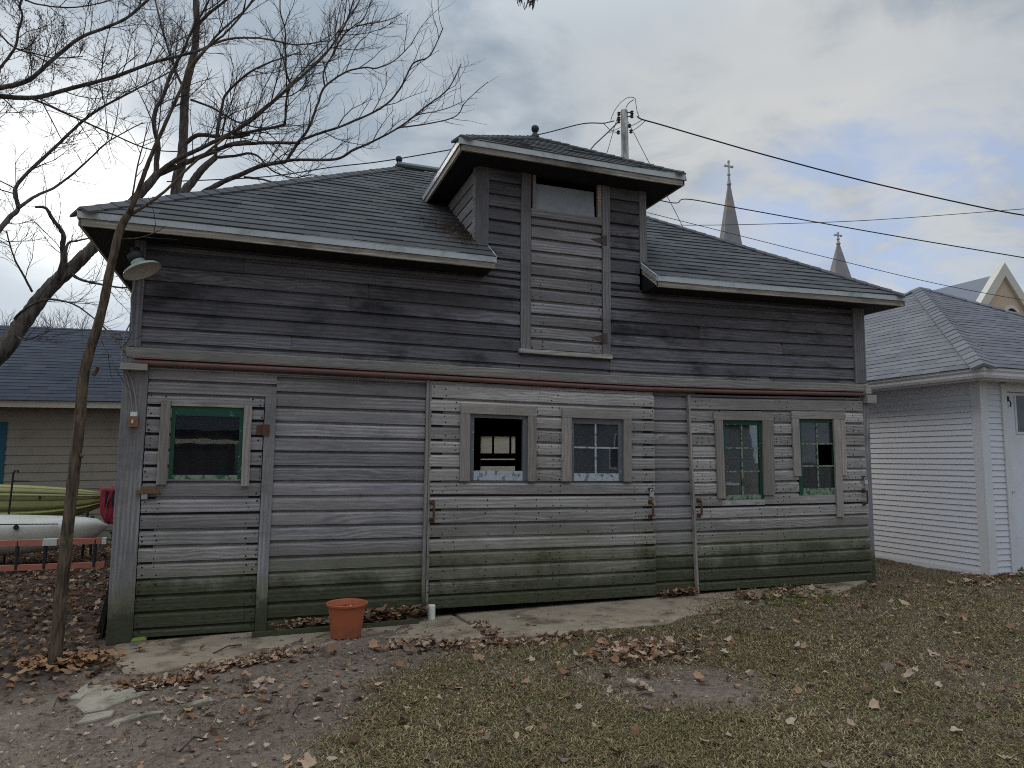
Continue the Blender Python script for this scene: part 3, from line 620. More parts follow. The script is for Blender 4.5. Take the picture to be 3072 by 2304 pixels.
# hay hatch
hh = MB(); hh.box(3.785, 4.605, .011, .028, 2.76, 4.19)
hh = hh.build('hay_hatch', MAT['inside'], barn, bwarp)
rows([2.754, 2.874, 3.010, 3.139, 3.281, 3.418, 3.556, 3.685, 3.819, 3.958, 4.098, 4.19], [(3.778, 4.611)], 0.0, MAT['hatch'], hh, 'board')
mb = MB(); mb.box(3.775, 4.613, -.03, 0, 4.192, 4.275, 2); mb.build('window_rail', MAT['hatch'], hh, bwarp)
mb = MB(); mb.box(3.79, 3.826, -.032, .004, 4.276, 4.70).box(4.562, 4.606, -.032, .004, 4.276, 4.70).box(3.826, 4.562, -.031, .003, 4.652, 4.70); mb.build('window_frame', MAT['casing_x'], hh, bwarp)
MB().loft([[(3.83, -.012, 4.279), (4.53, -.012, 4.279), (4.53, -.008, 4.279), (3.83, -.008, 4.279)], [(3.83, .012, 4.572), (4.53, .012, 4.574), (4.53, .016, 4.574), (3.83, .016, 4.572)]]).build('pane', MAT['frost'], hh, bwarp)
nails(hh, [3.81, 3.9, 4.5, 4.58], [2.754, 2.874, 3.01, 3.139, 3.281, 3.418, 3.556], -.0245)
for z in (4.02, 2.925):
    mb = MB(); mb.add([(4.47, -.0235, z), (4.612, -.0235, z+.038), (4.612, -.0235, z-.038), (4.47, -.028, z), (4.612, -.028, z+.038), (4.612, -.028, z-.038)], [(0, 1, 2), (5, 4, 3), (0, 3, 4, 1), (1, 4, 5, 2), (2, 5, 3, 0)])
    mb.box(4.617, 4.668, -.042, -.0365, z-.055, z+.055); mb.tube([(4.614, -.034, z-.045), (4.614, -.034, z+.045)], .008, 6)
    mb.build('hinge', MAT['rust_dull'], hh, bwarp)

# roof planes. barn hip: eave line at y=-.36
EZ, SL, OV = 3.60, 0.656, 0.36
YR = BD/2; ZR = EZ+SL*(YR+OV)
XA, XB = -OV, 8.60
def rz(y): return EZ+SL*(y+OV)
roof = MB()
L, Rr = XA+YR+OV, XB-YR-OV
CUT = [(3.27, 5.11, -1, 0.0), (3.175, 5.17, 0.0, 1.36)]
ysr = [-OV, 0.0]+[0.34*k for k in range(1, 5)]+[1.7, 2.1, 2.5, YR]
def holes_at(y0): return [c for c in CUT if c[2]-1e-6 <= y0 < c[3]-1e-6]
for y0, y1 in zip(ysr[:-1], ysr[1:]):
    sp = [(0, 1)]
    a0, a1, b0, b1 = XA+y0+OV, XA+y1+OV, XB-y0-OV, XB-y1-OV
    hs = holes_at(y0); segs = [(a0, a1, b0, b1)]
    if hs: h = hs[0]; segs = [(a0, a1, h[0], h[0]), (h[1], h[1], b0, b1)]
    for p0, p1, q0, q1 in segs:
        n = 6
        for k in range(n):
            t, u = k/n, (k+1)/n
            ring = lambda dz: [(p0+(q0-p0)*t, y0, rz(y0)+dz), (p0+(q0-p0)*u, y0, rz(y0)+dz), (p1+(q1-p1)*u, y1, rz(y1)+dz), (p1+(q1-p1)*t, y1, rz(y1)+dz)]
            roof.loft([ring(-.022), ring(-.004)])
yb = BD+OV
roof.add([(XA, yb, EZ-.004), (XB, yb, EZ-.004), (Rr, YR, ZR-.004), (L, YR, ZR-.004)], [(0, 1, 2, 3)])
roof.add([(XA, -OV, EZ-.004), (XA, yb, EZ-.004), (L, YR, ZR-.004)], [(0, 1, 2)])
roof.add([(XB, -OV, EZ-.004), (XB, yb, EZ-.004), (Rr, YR, ZR-.004)], [(0, 1, 2)])
roof = roof.build('roof', MAT['roof'], barn, bwarp)
# dormer roof
DX0, DX1, DY, DEZ, DSL = 2.89, 5.46, -0.37, 4.765, 0.60
DCX = (DX0+DX1)/2; DAY = DY+(DX1-DX0)/2; DAZ = DEZ+DSL*(DX1-DX0)/2
ybk = lambda z: (z-EZ)/SL-OV+.03
droof = MB(); e = -.004
P = dict(a=(DX0, DY, DEZ+e), b=(DX1, DY, DEZ+e), c=(DCX, DAY, DAZ+e), d=(DCX, ybk(DAZ), DAZ+e), l=(DX0, ybk(DEZ), DEZ+e), r=(DX1, ybk(DEZ), DEZ+e))
for f in ('abc', 'acdl', 'bcdr'): droof.add([P[k] for k in f], [tuple(range(len(f)))])
droof = droof.build('dormer_roof', MAT['roof'], barn, bwarp)

def tabs(x0fn, x1fn, ylow, yhigh, zfn, slope, expo, tabw, holes, to_world, thick=0.0135, wvar=0.0):
    """shingle tabs on a slope: list of (corner quads) in slope coordinates; to_world(a, up) -> point, normal known"""
    out = []; L_ = (yhigh-ylow)*math.sqrt(1+slope*slope); n = int(L_/expo); cs = 1/math.sqrt(1+slope*slope)
    for k in range(n+1):
        u0 = k*expo-0.02; u1 = u0+expo*1.06
        y0 = ylow+u0*cs; y1 = min(ylow+u1*cs, yhigh)
        if y1-y0 < .02: continue
        x0, x1 = x0fn(y0)+.01, x1fn(y0)-.01; x = x0-random.uniform(0, tabw)
        while x < x1:
            w = tabw*(1+random.uniform(-wvar, wvar)); a, b = max(x, x0), min(x+w-.0015, x1); x += w
            if b-a < .03: continue
            a1, b1 = max(a, x0fn(y1)+.0), min(b, x1fn(y1))
            if b1-a1 < .0: a1 = b1 = (a+b)/2
            bad = False
            for h in holes:
                if h[2] <= (y0+y1)/2 < h[3]:
                    if a >= h[0] and b <= h[1]: bad = True
                    elif a < h[0] < b: b = min(b, h[0]); b1 = min(b1, b); a1 = min(a1, b1)
                    elif a < h[1] < b: a = max(a, h[1]); a1 = max(a1, a); b1 = max(b1, a1)
            if bad or b-a < .02: continue
            out.append((a, b, a1, b1, y0, y1, random.uniform(.7, 1.3)*thick))
    return out
def tab_verts(t, W3):
    a, b, a1, b1, y0, y1, th = t; c = random.uniform(-.0015, .0015)
    return [W3(a, y0, .0), W3(b, y0, .0), W3(b, y0, th+c), W3(a, y0, th-c), W3(a1, y1, .0), W3(b1, y1, .0), W3(b1, y1, .0025), W3(a1, y1, .0025)]
TF = [(0, 1, 2, 3), (3, 2, 6, 7), (0, 3, 7, 4), (1, 5, 6, 2), (4, 7, 6, 5)]
def lay_shingles(lists, mat, warp, nind, stuff_parent):
    """lists of (part, tabs, W3): the nind nearest the viewer become pieces, the rest of each roof one stuff mesh"""
    allt = []
    for part, ts, W3 in lists:
        for t in ts:
            p = W3((t[0]+t[1])/2, t[4], 0); d = (Vector(p)-Vector(CAM)).length
            allt.append((d/max(.1, math.sqrt((t[1]-t[0])/.3)), part, t, W3))
    allt.sort(key=lambda q: q[0]); rest = {}
    for i, (d, part, t, W3) in enumerate(allt):
        vs = tab_verts(t, W3)
        if i < nind: mb = MB(); mb.add(vs, TF); mb.build('shingle', mat, part, warp)
        else: rest.setdefault(part.name, (part, MB()))[1].add(vs, TF)
    for part, mb in rest.values(): mb.build('shingle_courses', mat, stuff_parent or part, warp, kind='stuff')
nrm = lambda s: (s/math.sqrt(1+s*s), 1/math.sqrt(1+s*s))
n1y, n1z = nrm(SL); n2y, n2z = nrm(DSL)
W3a = lambda x, y, h: (x, y-n1y*h, rz(y)+n1z*h)
W3b = lambda x, y, h: (x, y-n2y*h, DEZ+DSL*(y-DY)+n2z*h)
ta = tabs(lambda y: XA+y+OV, lambda y: XB-y-OV, -OV, YR, None, SL, 0.158, 0.305, CUT, None)
tb = tabs(lambda y: DX0+y-DY, lambda y: DX1-(y-DY), DY, DAY, None, DSL, 0.155, 0.305, [], None)
lay_shingles([(roof, ta, W3a), (droof, tb, W3b)], MAT['roof'], bwarp, 300, None)
def caps(p0, p1, w, drop, n, mat, parent, warp=None, thick=.007, name='hip_caps'):
    p0, p1 = Vector(p0), Vector(p1); d = (p1-p0); s = Vector((d.y, -d.x, 0)).normalized(); mb = MB(); up_ = Vector((0, 0, 1))
    for k in range(n):
        a, b = p0+d*(k/n), p0+d*((k+1.25)/n if k < n-1 else 1.0); j = random.uniform(-.004, .004)
        sec = lambda c, h: [tuple(c+s*w-up_*(drop-h)), tuple(c+up_*(h+.004)), tuple(c-s*w-up_*(drop-h)), tuple(c-s*w-up_*(drop+.006)), tuple(c-up_*.01), tuple(c+s*w-up_*(drop+.006))]
        mb.loft([sec(a, thick+.012+j), sec(b, .010)])
    o = mb.build(name, mat, parent, warp); o['kind'] = 'stuff'; return o
caps((XA, -OV, EZ+.01), (L, YR, ZR+.01), .12, .052, 34, MAT['roof'], roof, bwarp)
caps((XB, -OV, EZ+.01), (Rr, YR, ZR+.01), .12, .052, 34, MAT['roof'], roof, bwarp)
caps((DX0, DY, DEZ+.01), (DCX, DAY, DAZ+.01), .11, .045, 16, MAT['roof'], droof, bwarp)
caps((DX1, DY, DEZ+.01), (DCX, DAY, DAZ+.01), .11, .045, 16, MAT['roof'], droof, bwarp)
mb = MB(); mb.tube([(L-.02, YR, ZR+.05), (Rr, YR, ZR+.05)], .045, 8); mb.build('ridge_cap', MAT['ridge'], roof, bwarp)
mb = MB(); mb.tube([(DCX, DAY-.02, DAZ+.02), (DCX, ybk(DAZ), DAZ+.02)], .04, 8); mb.build('ridge_cap', MAT['ridge'], droof, bwarp)
def finial(c, parent):
    prof = [(.07, -.05), (.05, .0), (.03, .03), (.025, .048)]+[(.048*math.cos(a)*1.0+.002, .088+.048*math.sin(a)) for a in np.linspace(-1.2, 1.5, 9)]
    mb = MB(); mb.lathe(prof, c, 16); mb.build('ball_finial', MAT['iron'], parent, bwarp, smooth=True)
finial((L, YR, ZR+.04), roof); finial((DCX, DAY, DAZ+.03), droof)
# soffits, fascias, drip edges
def eave_x(x0, x1, y, zt, parent, wall_y=0.0, soff=True):
    mb = MB(); mb.extr([(y, zt-.128), (y+.022, zt-.128), (y+.022, zt-.03), (y, zt-.045)], x0, x1, max(1, int((x1-x0)/.5)), lambda x: (0, .004*math.sin(2.1*x))); mb.build('fascia', MAT['fascia'], parent, bwarp)
    mb = MB(); mb.extr([(y-.002, zt-.066), (y-.013, zt-.068), (y-.015, zt-.012), (y-.022, zt-.002), (y+.03, zt+.000), (y+.03, zt-.003), (y-.003, zt-.012)], x0-.006, x1+.006, max(1, int((x1-x0)/.5)), lambda x: (0, .003*math.sin(1.7*x+1))); mb.build('drip_edge', MAT['drip'], parent, bwarp)
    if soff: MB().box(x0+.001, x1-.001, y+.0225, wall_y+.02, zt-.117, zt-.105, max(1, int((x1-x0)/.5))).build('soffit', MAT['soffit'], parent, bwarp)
def eave_y(y0, y1, x, zt, parent, sgn, wall_x, slope=0.0, soff=True):
    f = lambda y: zt+slope*(y-y0)
    def sl(mb, poly): mb.loft([[(x+sgn*px, y, f(y)+pz) for px, pz in poly] for y in (y0, (y0+y1)/2, y1)])
    mb = MB(); sl(mb, [(0, -.128), (-.022, -.128), (-.022, -.03), (0, -.045)]); mb.build('fascia', MAT['fascia_y'], parent, bwarp)
    mb = MB(); sl(mb, [(.002, -.066), (.013, -.068), (.015, -.012), (.022, -.002), (-.03, .0), (-.03, -.003), (.003, -.012)]); mb.build('drip_edge', MAT['drip'], parent, bwarp)
    if soff:
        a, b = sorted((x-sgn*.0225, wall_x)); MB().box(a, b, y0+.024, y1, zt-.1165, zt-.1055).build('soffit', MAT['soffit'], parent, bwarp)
eave_x(XA, 3.27, -OV, EZ, roof); eave_x(5.11, XB, -OV, EZ, roof)
eave_y(-OV, yb, XA, EZ, roof, -1, 0.0); eave_y(-OV, yb, XB, EZ, roof, 1, BW)
eave_y(-OV+.002, -.02, 5.11, EZ, roof, -1, 5.3, SL, False); eave_y(-OV+.002, -.02, 3.27, EZ, roof, 1, 3.1, SL, False)
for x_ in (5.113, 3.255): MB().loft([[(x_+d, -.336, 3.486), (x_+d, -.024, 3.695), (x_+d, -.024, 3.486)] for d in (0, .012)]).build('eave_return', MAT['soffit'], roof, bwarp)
eave_x(DX0, DX1, DY, DEZ, droof, 0.0); eave_y(DY, ybk(DEZ), DX0, DEZ, droof, -1, 3.19); eave_y(DY, ybk(DEZ), DX1, DEZ, droof, 1, 5.15)
# dormer cheeks: short boards stepping up the roof slope
for k in range(6):
    z0, z1 = 3.81+.139*k, 3.81+.139*(k+1); y1 = min((z1-EZ)/SL-OV, 1.4)
    if k == 5: z1 = 4.66
    for sx, xw in ((-1, 3.178), (1, 5.166)):
        poly = [(xw, z0+.003), (xw+sx*.019, z0+.003), (xw+sx*.019, z1-.03), (xw+sx*.006, z1-.003), (xw, z1)]
        MB().extry(poly, 0.062, max(.12, y1), 2).build('siding_board', MAT['side_y'], barn, bwarp)
MB().box(3.15, 3.172, .004, .075, 3.85, 4.66).build('corner_trim', MAT['side_y'], barn, bwarp)
# the other three walls, floor, and the papered window in the back wall
mb = MB()
for z0, z1 in zip([.05+.1385*k for k in range(25)], [.05+.1385*(k+1) for k in range(25)]):
    for xw, sx in ((0.012, -1), (8.268, 1)):
        poly = [(xw, z0+.003), (xw+sx*.019, z0+.003), (xw+sx*.019, z1-.03), (xw+sx*.006, z1-.003), (xw, z1)]
        mb.extry(poly, 0.121, BD, 1)
mb.build('side_siding', MAT['side_y'], barn, bwarp, kind='stuff')
for xl_ in (.035, 8.20): MB().box(xl_, xl_+.015, .14, BD-.06, .061, 3.46).build('leak_block_lining', MAT['inside'], barn, bwarp)  # added inner sheets that block daylight leaking between the side boards
mb = MB(); wx0, wx1, wz0, wz1 = 4.96, 5.90, 1.36, 2.02
mb.box(0.03, wx0, BD-.04, BD, 0, 3.6).box(wx1, 8.25, BD-.04, BD, 0, 3.6).box(wx0, wx1, BD-.039, BD-.001, 0, wz0).box(wx0, wx1, BD-.039, BD-.001, wz1, 3.6)
mb.build('back_wall', MAT['inside'], barn, bwarp)
bw = MB(); bw.box(wx0, wx1, BD-.06, BD-.041, 1.60, 1.70).box(5.176, 5.212, BD-.06, BD-.041, 1.70, 2.02).box(5.512, 5.55, BD-.06, BD-.041, 1.70, 2.02).box(wx0, wx1, BD-.06, BD-.041, 1.46, 1.575).box(5.63, wx1, BD-.062, BD-.0415, 1.36, 2.02)
bw = bw.build('back_window', MAT['inside'], barn, bwarp)
MB().box(wx0, wx1, BD-.03, BD-.026, wz0, wz1).build('papered_pane', MAT['paper'], bw, bwarp)
MB().box(0.03, 8.25, 0.03, BD-.04, 0.03, 0.06).build('barn_floor', MAT['inside'], barn)
MB().box(1.0, 2.6, .021, .04, .0, .14).box(5.24, 5.70, .021, .04, 0.02, .14).build('sill_beam', MAT['post'], barn)

# ------------------------------------------------------------------ small things on the barn
def padlock(x, y, z, label):
    t = thing('padlock', label, 'padlock', (x, y, z), 'padlocks on the barn doors')
    MB().box(x-.024, x+.024, y-.012, y+.012, z, z+.045).build('lock_body', MAT['steel'], t)
    MB().tube([(x-.016, y, z+.045), (x-.016, y, z+.065), (x, y, z+.078), (x+.016, y, z+.065), (x+.016, y, z+.045)], .005, 6).build('shackle', MAT['steel'], t)
    MB().box(x-.035, x+.02, y+.006, y+.010, z+.062, z+.095).build('hasp', MAT['iron'], t)
padlock(0.215, -.035, 1.205, 'small silver padlock under the wooden latch bar of the left door')
padlock(5.165, -.085, 1.185, 'silver padlock above the rusty handle at the right edge of the wide door')
padlock(8.140, -.085, 1.31, 'silver padlock at the right edge of the rightmost door')
t = MB(); t.box(.155, .33, -.075, -.034, 1.255, 1.285, 3).box(.19, .30, -.066, -.034, 1.287, 1.315)
tag(t.build('latch_bar', MAT['latchwood'], None), 'short brown wooden latch bar across the edge of the left hinged door', 'latch')
t = thing('switch_box', 'small brown electrical box with a white switch on the left corner post', 'switch box', (.097, -.035, 1.82))
MB().box(.060, .134, -.085, -.0345, 1.825, 1.915).build('box', MAT['card'], t)
MB().box(.088, .100, -.097, -.0855, 1.855, 1.885).build('switch', MAT['pvc'], t)
MB().box(.072, .122, -.075, -.036, 1.917, 1.955).build('connector', MAT['pvc'], t)
tag(MB().tube([(.115, -.05, 1.95), (.10, -.05, 2.08), (.065, -.045, 2.22), (.02, -.05, 2.31), (-.02, -.06, 2.33), (-.03, -.05, 2.45), (-.022, -.045, 2.62), (.03, -.048, 2.75), (.016, -.05, 2.95), (.05, -.05, 3.2), (.08, -.045, 3.3)], .006, 6).build('cable', MAT['conduit'], None), 'thin grey brown wire running up the left corner from the switch box to the lamp', 'cable')
tag(MB().tube([(.085, -.05, 1.95), (.06, -.048, 2.1), (.03, -.045, 2.22), (.005, -.05, 2.31)], .005, 6).build('cable', MAT['conduit'], None), 'second short wire rising from the switch box to the rail block', 'cable')
lamp = thing('barn_lamp', 'tilted faded green enamel shade lamp under the left eave', 'lamp', (.12, -.05, 3.2))
ax = Vector((0.43, -.13, -.88)).normalized(); LC = Vector((.118, -.25, 3.160))
mb = MB()
prof = [(q*.9, h*.9) for q, h in ((.062, -.105), (.070, -.060), (.085, -.052), (.125, -.040), (.162, -.018), (.176, .004), (.178, .010), (.172, .008), (.158, -.012), (.120, -.032), (.06, -.042))]
mb.lathe(prof, LC, 28, False, ax); mb.build('lamp_shade', MAT['lampgreen'], lamp, smooth=True)
MB().lathe([(.153, .005), (.140, -.007), (.106, -.023), (.045, -.032), (.001, -.033)], LC, 28, False, ax).build('shade_lining', MAT['lampin'], lamp, smooth=True)
MB().lathe([(.045, -.17), (.062, -.16), (.064, -.108), (.05, -.10)], LC, 18, True, ax).build('lamp_socket', MAT['iron'], lamp, smooth=True)
bt = LC-ax*.165
MB().tube([tuple(bt), tuple(bt-ax*.05), (.06, -.12, 3.385), (.055, -.06, 3.38), (.055, -.030, 3.33)], .013, 8).build('lamp_arm', MAT['iron'], lamp, smooth=True)
# bark litter caught where the left roof meets the dormer cheek
mb = MB()
for k in range(420):
    u = random.random()**.7; y = -.20+1.0*u*random.uniform(.5, 1.1); x = 3.13-abs(random.gauss(0, .16))*(.6+.8*u); z = rz(y)+.016
    a = random.uniform(0, 6.3); l = random.uniform(.03, .11); d = Vector((math.cos(a), .8*math.sin(a), .55*math.sin(a)+random.uniform(-.05, .25)))*l
    mb.tube([(x, y, z), (x+d.x, y+d.y, z+max(0, d.z))], .0022, 3, False)
o = mb.build('roof_litter', MAT['sapling'], None, bwarp); o['kind'] = 'stuff'; o['label'] = 'dry twigs and leaves caught beside the dormer'; o['category'] = 'twigs'
# ------------------------------------------------------------------ on the ground by the barn
bk = thing('plant_pot', 'orange plastic plant pot holding dead leaves, on the concrete by the barn wall', 'bucket', (1.905, -.52, .036))
bc = Vector((1.905, -.52, .038))
mb = MB(); mb.lathe([(.122, 0), (.126, .02), (.158, .268), (.163, .272), (.176, .276), (.178, .292), (.172, .296), (.163, .290), (.150, .25), (.120, .012), (.001, .012)], bc, 36, True); mb.build('pot_body', MAT['bucket'], bk, smooth=False)
mb = MB()
for k in range(12):
    a = 2*math.pi*k/12+.2; ca, sa = math.cos(a), math.sin(a)
    q = lambda r, w, z: (bc.x+r*ca-w*sa, bc.y+r*sa+w*ca, bc.z+z)
    mb.add([q(.1262, -.012, .006), q(.1262, .012, .006), q(.1275, .012, .016), q(.1275, -.012, .016)], [(0, 1, 2, 3)])
mb.build('drain_holes', MAT['dark'], bk)
tag(MB().lathe([(.036, -.03), (.0365, .145), (.033, .152), (.02, .155), (.001, .155)], (2.748, -.115, .035), 18).build('pipe_stub', MAT['pvc'], None, smooth=False), 'short white plastic pipe standing at the foot of the barn wall', 'pipe')
bp = at(1525/2.011, 1500+822/2.011, -.24)
mb = MB(); mb.extr([(-.035, 0), (.04, 0), (.042, .03), (-.033, .036)], 1.14, 2.60, 6, lambda x: (-.20-.02*(x-1.14)+.006*math.sin(3*x), 0.0185*x+.004+.002)); tag(mb.build('batten', MAT['post'], None), 'mossy wooden batten lying along the wall behind the orange pot', 'plank')
t = thing('stone_block', 'small broken grey block with bright moss on top, at the left corner post', 'block', (.25, -.125, -.01))
mb = MB(); mb.loft([[(.192, -.17, -.012), (.308, -.165, -.012), (.312, -.085, -.012), (.19, -.08, -.012)], [(.198, -.165, .045), (.305, -.16, .05), (.304, -.09, .052), (.196, -.085, .046)]]); mb.build('block', MAT['brick'], t)
mb = MB(); mb.loft([[(.196, -.167, .046), (.307, -.162, .051), (.306, -.088, .053), (.194, -.083, .047)], [(.21, -.155, .062), (.295, -.15, .067), (.29, -.1, .066), (.21, -.095, .06)]]); mb.build('moss_cap', MAT['moss'], t)
def flag(pxs, z, th, label):
    pts = [onz(px, py, z) for px, py in pxs]; o = ragged([(p.x, p.y) for p in pts], .008, .06); n = len(o)
    cx = sum(p[0] for p in o)/n; cy = sum(p[1] for p in o)/n; hh = [random.uniform(-.004, .004) for _ in o]
    z = zgs(cx, cy)+.014
    mb = MB(); mb.loft([[(x, y, z-.05) for x, y in o], [(x, y, z+h) for (x, y), h in zip(o, hh)], [(x+(cx-x)*.06, y+(cy-y)*.06, z+.008+h) for (x, y), h in zip(o, hh)], [(x+(cx-x)*.6, y+(cy-y)*.6, z+.010+random.uniform(-.004, .004)) for x, y in o]])
    tag(mb.build('flat_stone', MAT['stone'], None), label, 'stone', 'flat stones sunk in the dirt')
zz1 = lambda *a: [(x/2.212, 1780+y/2.212) for x, y in a]
flag(zz1((450, 705), (520, 650), (590, 603), (690, 620), (640, 645), (560, 690), (540, 708)), -.012, .02, 'flat pinkish stone at the upper left of the big pale stone')
flag(zz1((500, 765), (560, 700), (640, 655), (760, 625), (850, 640), (985, 680), (940, 695), (800, 745), (690, 795), (560, 812)), -.012, .02, 'large flat pale stone sunk in the dirt in front of the sapling')
flag(zz1((860, 625), (990, 600), (1030, 640), (930, 650)), -.010, .02, 'small flat stone touching the right tip of the big pale stone')
flag(zz1((495, 900), (560, 850), (700, 815), (760, 815), (740, 850), (620, 885)), -.022, .02, 'low half buried stone just below the big pale stone')
flag(zz1((690, 918), (820, 860), (960, 825), (1085, 815), (1090, 830), (960, 855), (850, 880), (740, 915)), -.022, .02, 'long thin half buried stone nearest the camera')
flag(zz1((1205, 795), (1290, 765), (1400, 735), (1420, 760), (1310, 785), (1260, 800)), -.02, .02, 'thin yellowish half buried stone farthest to the right')
mb = MB()
pl = [(-.115, .30, 1.12), (-.03, .30, 1.15)]
for dx, dy in ((0, 0), (.05, .12)):
    p0 = Vector((-.10-dx, .25+dy, -.01)); p1 = Vector((-.025, .30+dy, .86-dy))
    o = MB(); s = (p1-p0); o.loft([[tuple(p0+Vector((0, -.07, 0))), tuple(p0+Vector((.022, -.07, 0))), tuple(p0+Vector((.022, .07, 0))), tuple(p0+Vector((0, .07, 0)))], [tuple(p1+Vector((0, -.07, 0))), tuple(p1+Vector((.022, -.07, 0))), tuple(p1+Vector((.022, .07, 0))), tuple(p1+Vector((0, .07, 0)))]])
    tag(o.build('plank', MAT['soffit'], None), ('dark plank leaning on the left side of the barn, the front one' if dx == 0 else 'second dark plank leaning behind the first at the barn side'), 'plank')

# ------------------------------------------------------------------ white garage
gar = thing('garage', 'white clapboard garage with grey pyramid roof beside the barn', 'garage', (12.55, 2.8, .2))
GX0, GY0, GX1, GY1 = 9.775, -.365, 15.33, 6.0
def lap(z0, z1, o, s): return [(o, z0), (o+s*.018, z0), (o+s*.006, z1+.004), (o, z1+.004)]
nb = 33; ge = .0748
for k in range(nb):
    z0 = .215+ge*k
    MB().extry(lap(z0, z0+ge, GX0, -1), GY0+.11, GY1, 2).build('siding_board', MAT['white'], gar)
    MB().extr(lap(z0, z0+ge, GY0, -1), 9.885, 10.125, 1).build('siding_board', MAT['white'], gar)
mb = MB(); mb.box(GX0+.0, 9.81, GY0+.0, GY1, .1, 2.7); mb.box(9.81, 10.16, GY0, GY0+.05, .1, 2.7); mb.build('wall', MAT['white_trim'], gar)
MB().extry([(GX0-.022, .10), (GX0-.001, .10), (GX0-.001, .214), (GX0-.018, .214)], GY0+.11, GY1).build('skirt_board', MAT['white'], gar)
mb = MB(); mb.box(GX0-.024, 9.883, GY0-.024, GY0-.001, .13, 2.66).box(GX0-.0235, GX0-.001, GY0, GY0+.108, .12, 2.66); mb.build('corner_board', MAT['white_trim'], gar)
mb = MB(); mb.box(10.127, 10.215, GY0-.034, GY0+.03, .14, 2.60).box(10.215, 15.2, GY0-.034, GY0+.03, 2.50, 2.62); mb.build('door_frame', MAT['white_trim'], gar)
gd = MB(); gd.box(10.235, 15.1, GY0+.012, GY0+.05, .16, 1.985).box(10.235, 10.43, GY0+.012, GY0+.05, 1.985, 2.46).box(10.235, 15.1, GY0+.012, GY0+.05, 2.46, 2.495).box(11.2, 11.5, GY0+.012, GY0+.05, 1.985, 2.46).box(11.5, 15.1, GY0+.0125, GY0+.05, 1.985, 2.46)
gd = gd.build('garage_door', MAT['garage_door'], gar)
MB().box(10.43, 11.2, GY0+.03, GY0+.034, 1.985, 2.46).build('pane', MAT['glass_clear'], gd)
MB().box(10.43, 11.2, GY0+.06, GY0+.08, 1.95, 2.49).build('dark_backing', MAT['dark'], gd)  # plain dark sheet just behind the garage pane
MB().box(10.40, 11.23, GY0+.002, GY0+.0115, 1.955, 1.984).box(10.40, 10.429, GY0+.002, GY0+.0115, 1.984, 2.46).build('window_frame', MAT['white_trim'], gd)
hk = MB(); hk.tube([(10.252, GY0-.01, 2.40), (10.275, GY0-.03, 2.37), (10.285, GY0-.03, 2.33), (10.30, GY0-.01, 2.31)], .008, 6); hk.box(10.265, 10.30, GY0-.004, GY0+.012, 2.38, 2.44); hk.build('hook', MAT['iron'], gd)
MB().box(10.20, 10.25, GY0-.045, GY0-.0345, 1.20, 1.225).build('latch', MAT['steel'], gd)
MB().tube([(10.56, GY0-.0, 1.66), (10.60, GY0-.045, 1.60), (10.66, GY0-.05, 1.54)], .009, 6).build('door_handle', MAT['iron'], gd)
GOV = .345; ez, gs = 2.752, .640
ax0, ay0, ax1, ay1 = GX0-GOV, GY0-GOV+.0, GX1+GOV, GY1+GOV
apx = Vector(((ax0+ax1)/2, (ay0+ay1)/2, 4.79)); sxl = (4.79-ez)/(apx.x-ax0); syl = (4.79-ez)/(apx.y-ay0)
MB().box(ax0+.09, GX0-.001, ay0+.09, GY1, 2.615, 2.63).box(GX0, GX1, ay0+.09, GY0-.001, 2.6155, 2.6295).build('soffit', MAT['white_trim'], gar)
MB().box(ax0+.088, ax0+.108, ay0+.088, GY1, 2.60, 2.735).box(ax0+.109, GX1, ay0+.088, ay0+.108, 2.601, 2.734).build('fascia', MAT['white_trim'], gar)
gp = [(.087, .0), (.087, -.118), (.035, -.118), (.020, -.085), (.018, -.055), (.0, -.030), (-.004, .0), (.006, .006), (.010, -.004), (.012, -.03), (.03, -.055), (.034, -.10), (.08, -.104), (.08, .0)]
mb = MB(); mb.loft([[(ax0+d, y+(d if y == ay0 else 0), ez-.012+z) for d, z in gp] for y in (ay0, GY1)]); mb.build('gutter', MAT['gutter'], gar)
mb = MB(); mb.loft([[(x+(d if x == ax0 else 0), ay0+d, ez-.012+z) for d, z in gp] for x in (ax0, ax1)]); mb.build('gutter', MAT['gutter'], gar)
rp = [(ax0+.03, ay0+.03, ez-.004), (ax1-.03, ay0+.03, ez-.004), (ax1-.03, ay1-.03, ez-.004), (ax0+.03, ay1-.03, ez-.004), tuple(apx-Vector((0, 0, .006)))]
mb = MB(); mb.add(rp, [(0, 1, 4), (1, 2, 4), (2, 3, 4), (3, 0, 4)]); groof = mb.build('roof', MAT['groof'], gar)
kx = (apx.y-ay0)/(apx.x-ax0); n3 = nrm(sxl); n4 = nrm(syl)
W3c = lambda y, x, h: (x-n3[0]*h, y, ez+sxl*(x-ax0)+n3[1]*h)      # left slope: runs along y, climbs in x
W3d = lambda x, y, h: (x, y-n4[0]*h, ez+syl*(y-ay0)+n4[1]*h)
tc = tabs(lambda x: ay0+(x-ax0)*kx, lambda x: ay1-(x-ax0)*kx, ax0, apx.x, None, sxl, .140, .26, [], None, .009, .45)
td = tabs(lambda y: ax0+(y-ay0)/kx, lambda y: ax1-(y-ay0)/kx, ay0, apx.y, None, syl, .140, .26, [], None, .009, .45)
lay_shingles([(groof, tc, W3c), (groof, td, W3d)], MAT['groof'], None, 300, None)
caps((ax0, ay0, ez+.012), tuple(apx+Vector((0, 0, .012))), .135, .055, 26, MAT['groof'], groof, None, .012)
caps((ax0, ay1, ez+.012), tuple(apx+Vector((0, 0, .012))), .135, .055, 26, MAT['groof'], groof, None, .012)
caps((ax1, ay0, ez+.012), tuple(apx+Vector((0, 0, .012))), .135, .055, 26, MAT['groof'], groof, None, .012)

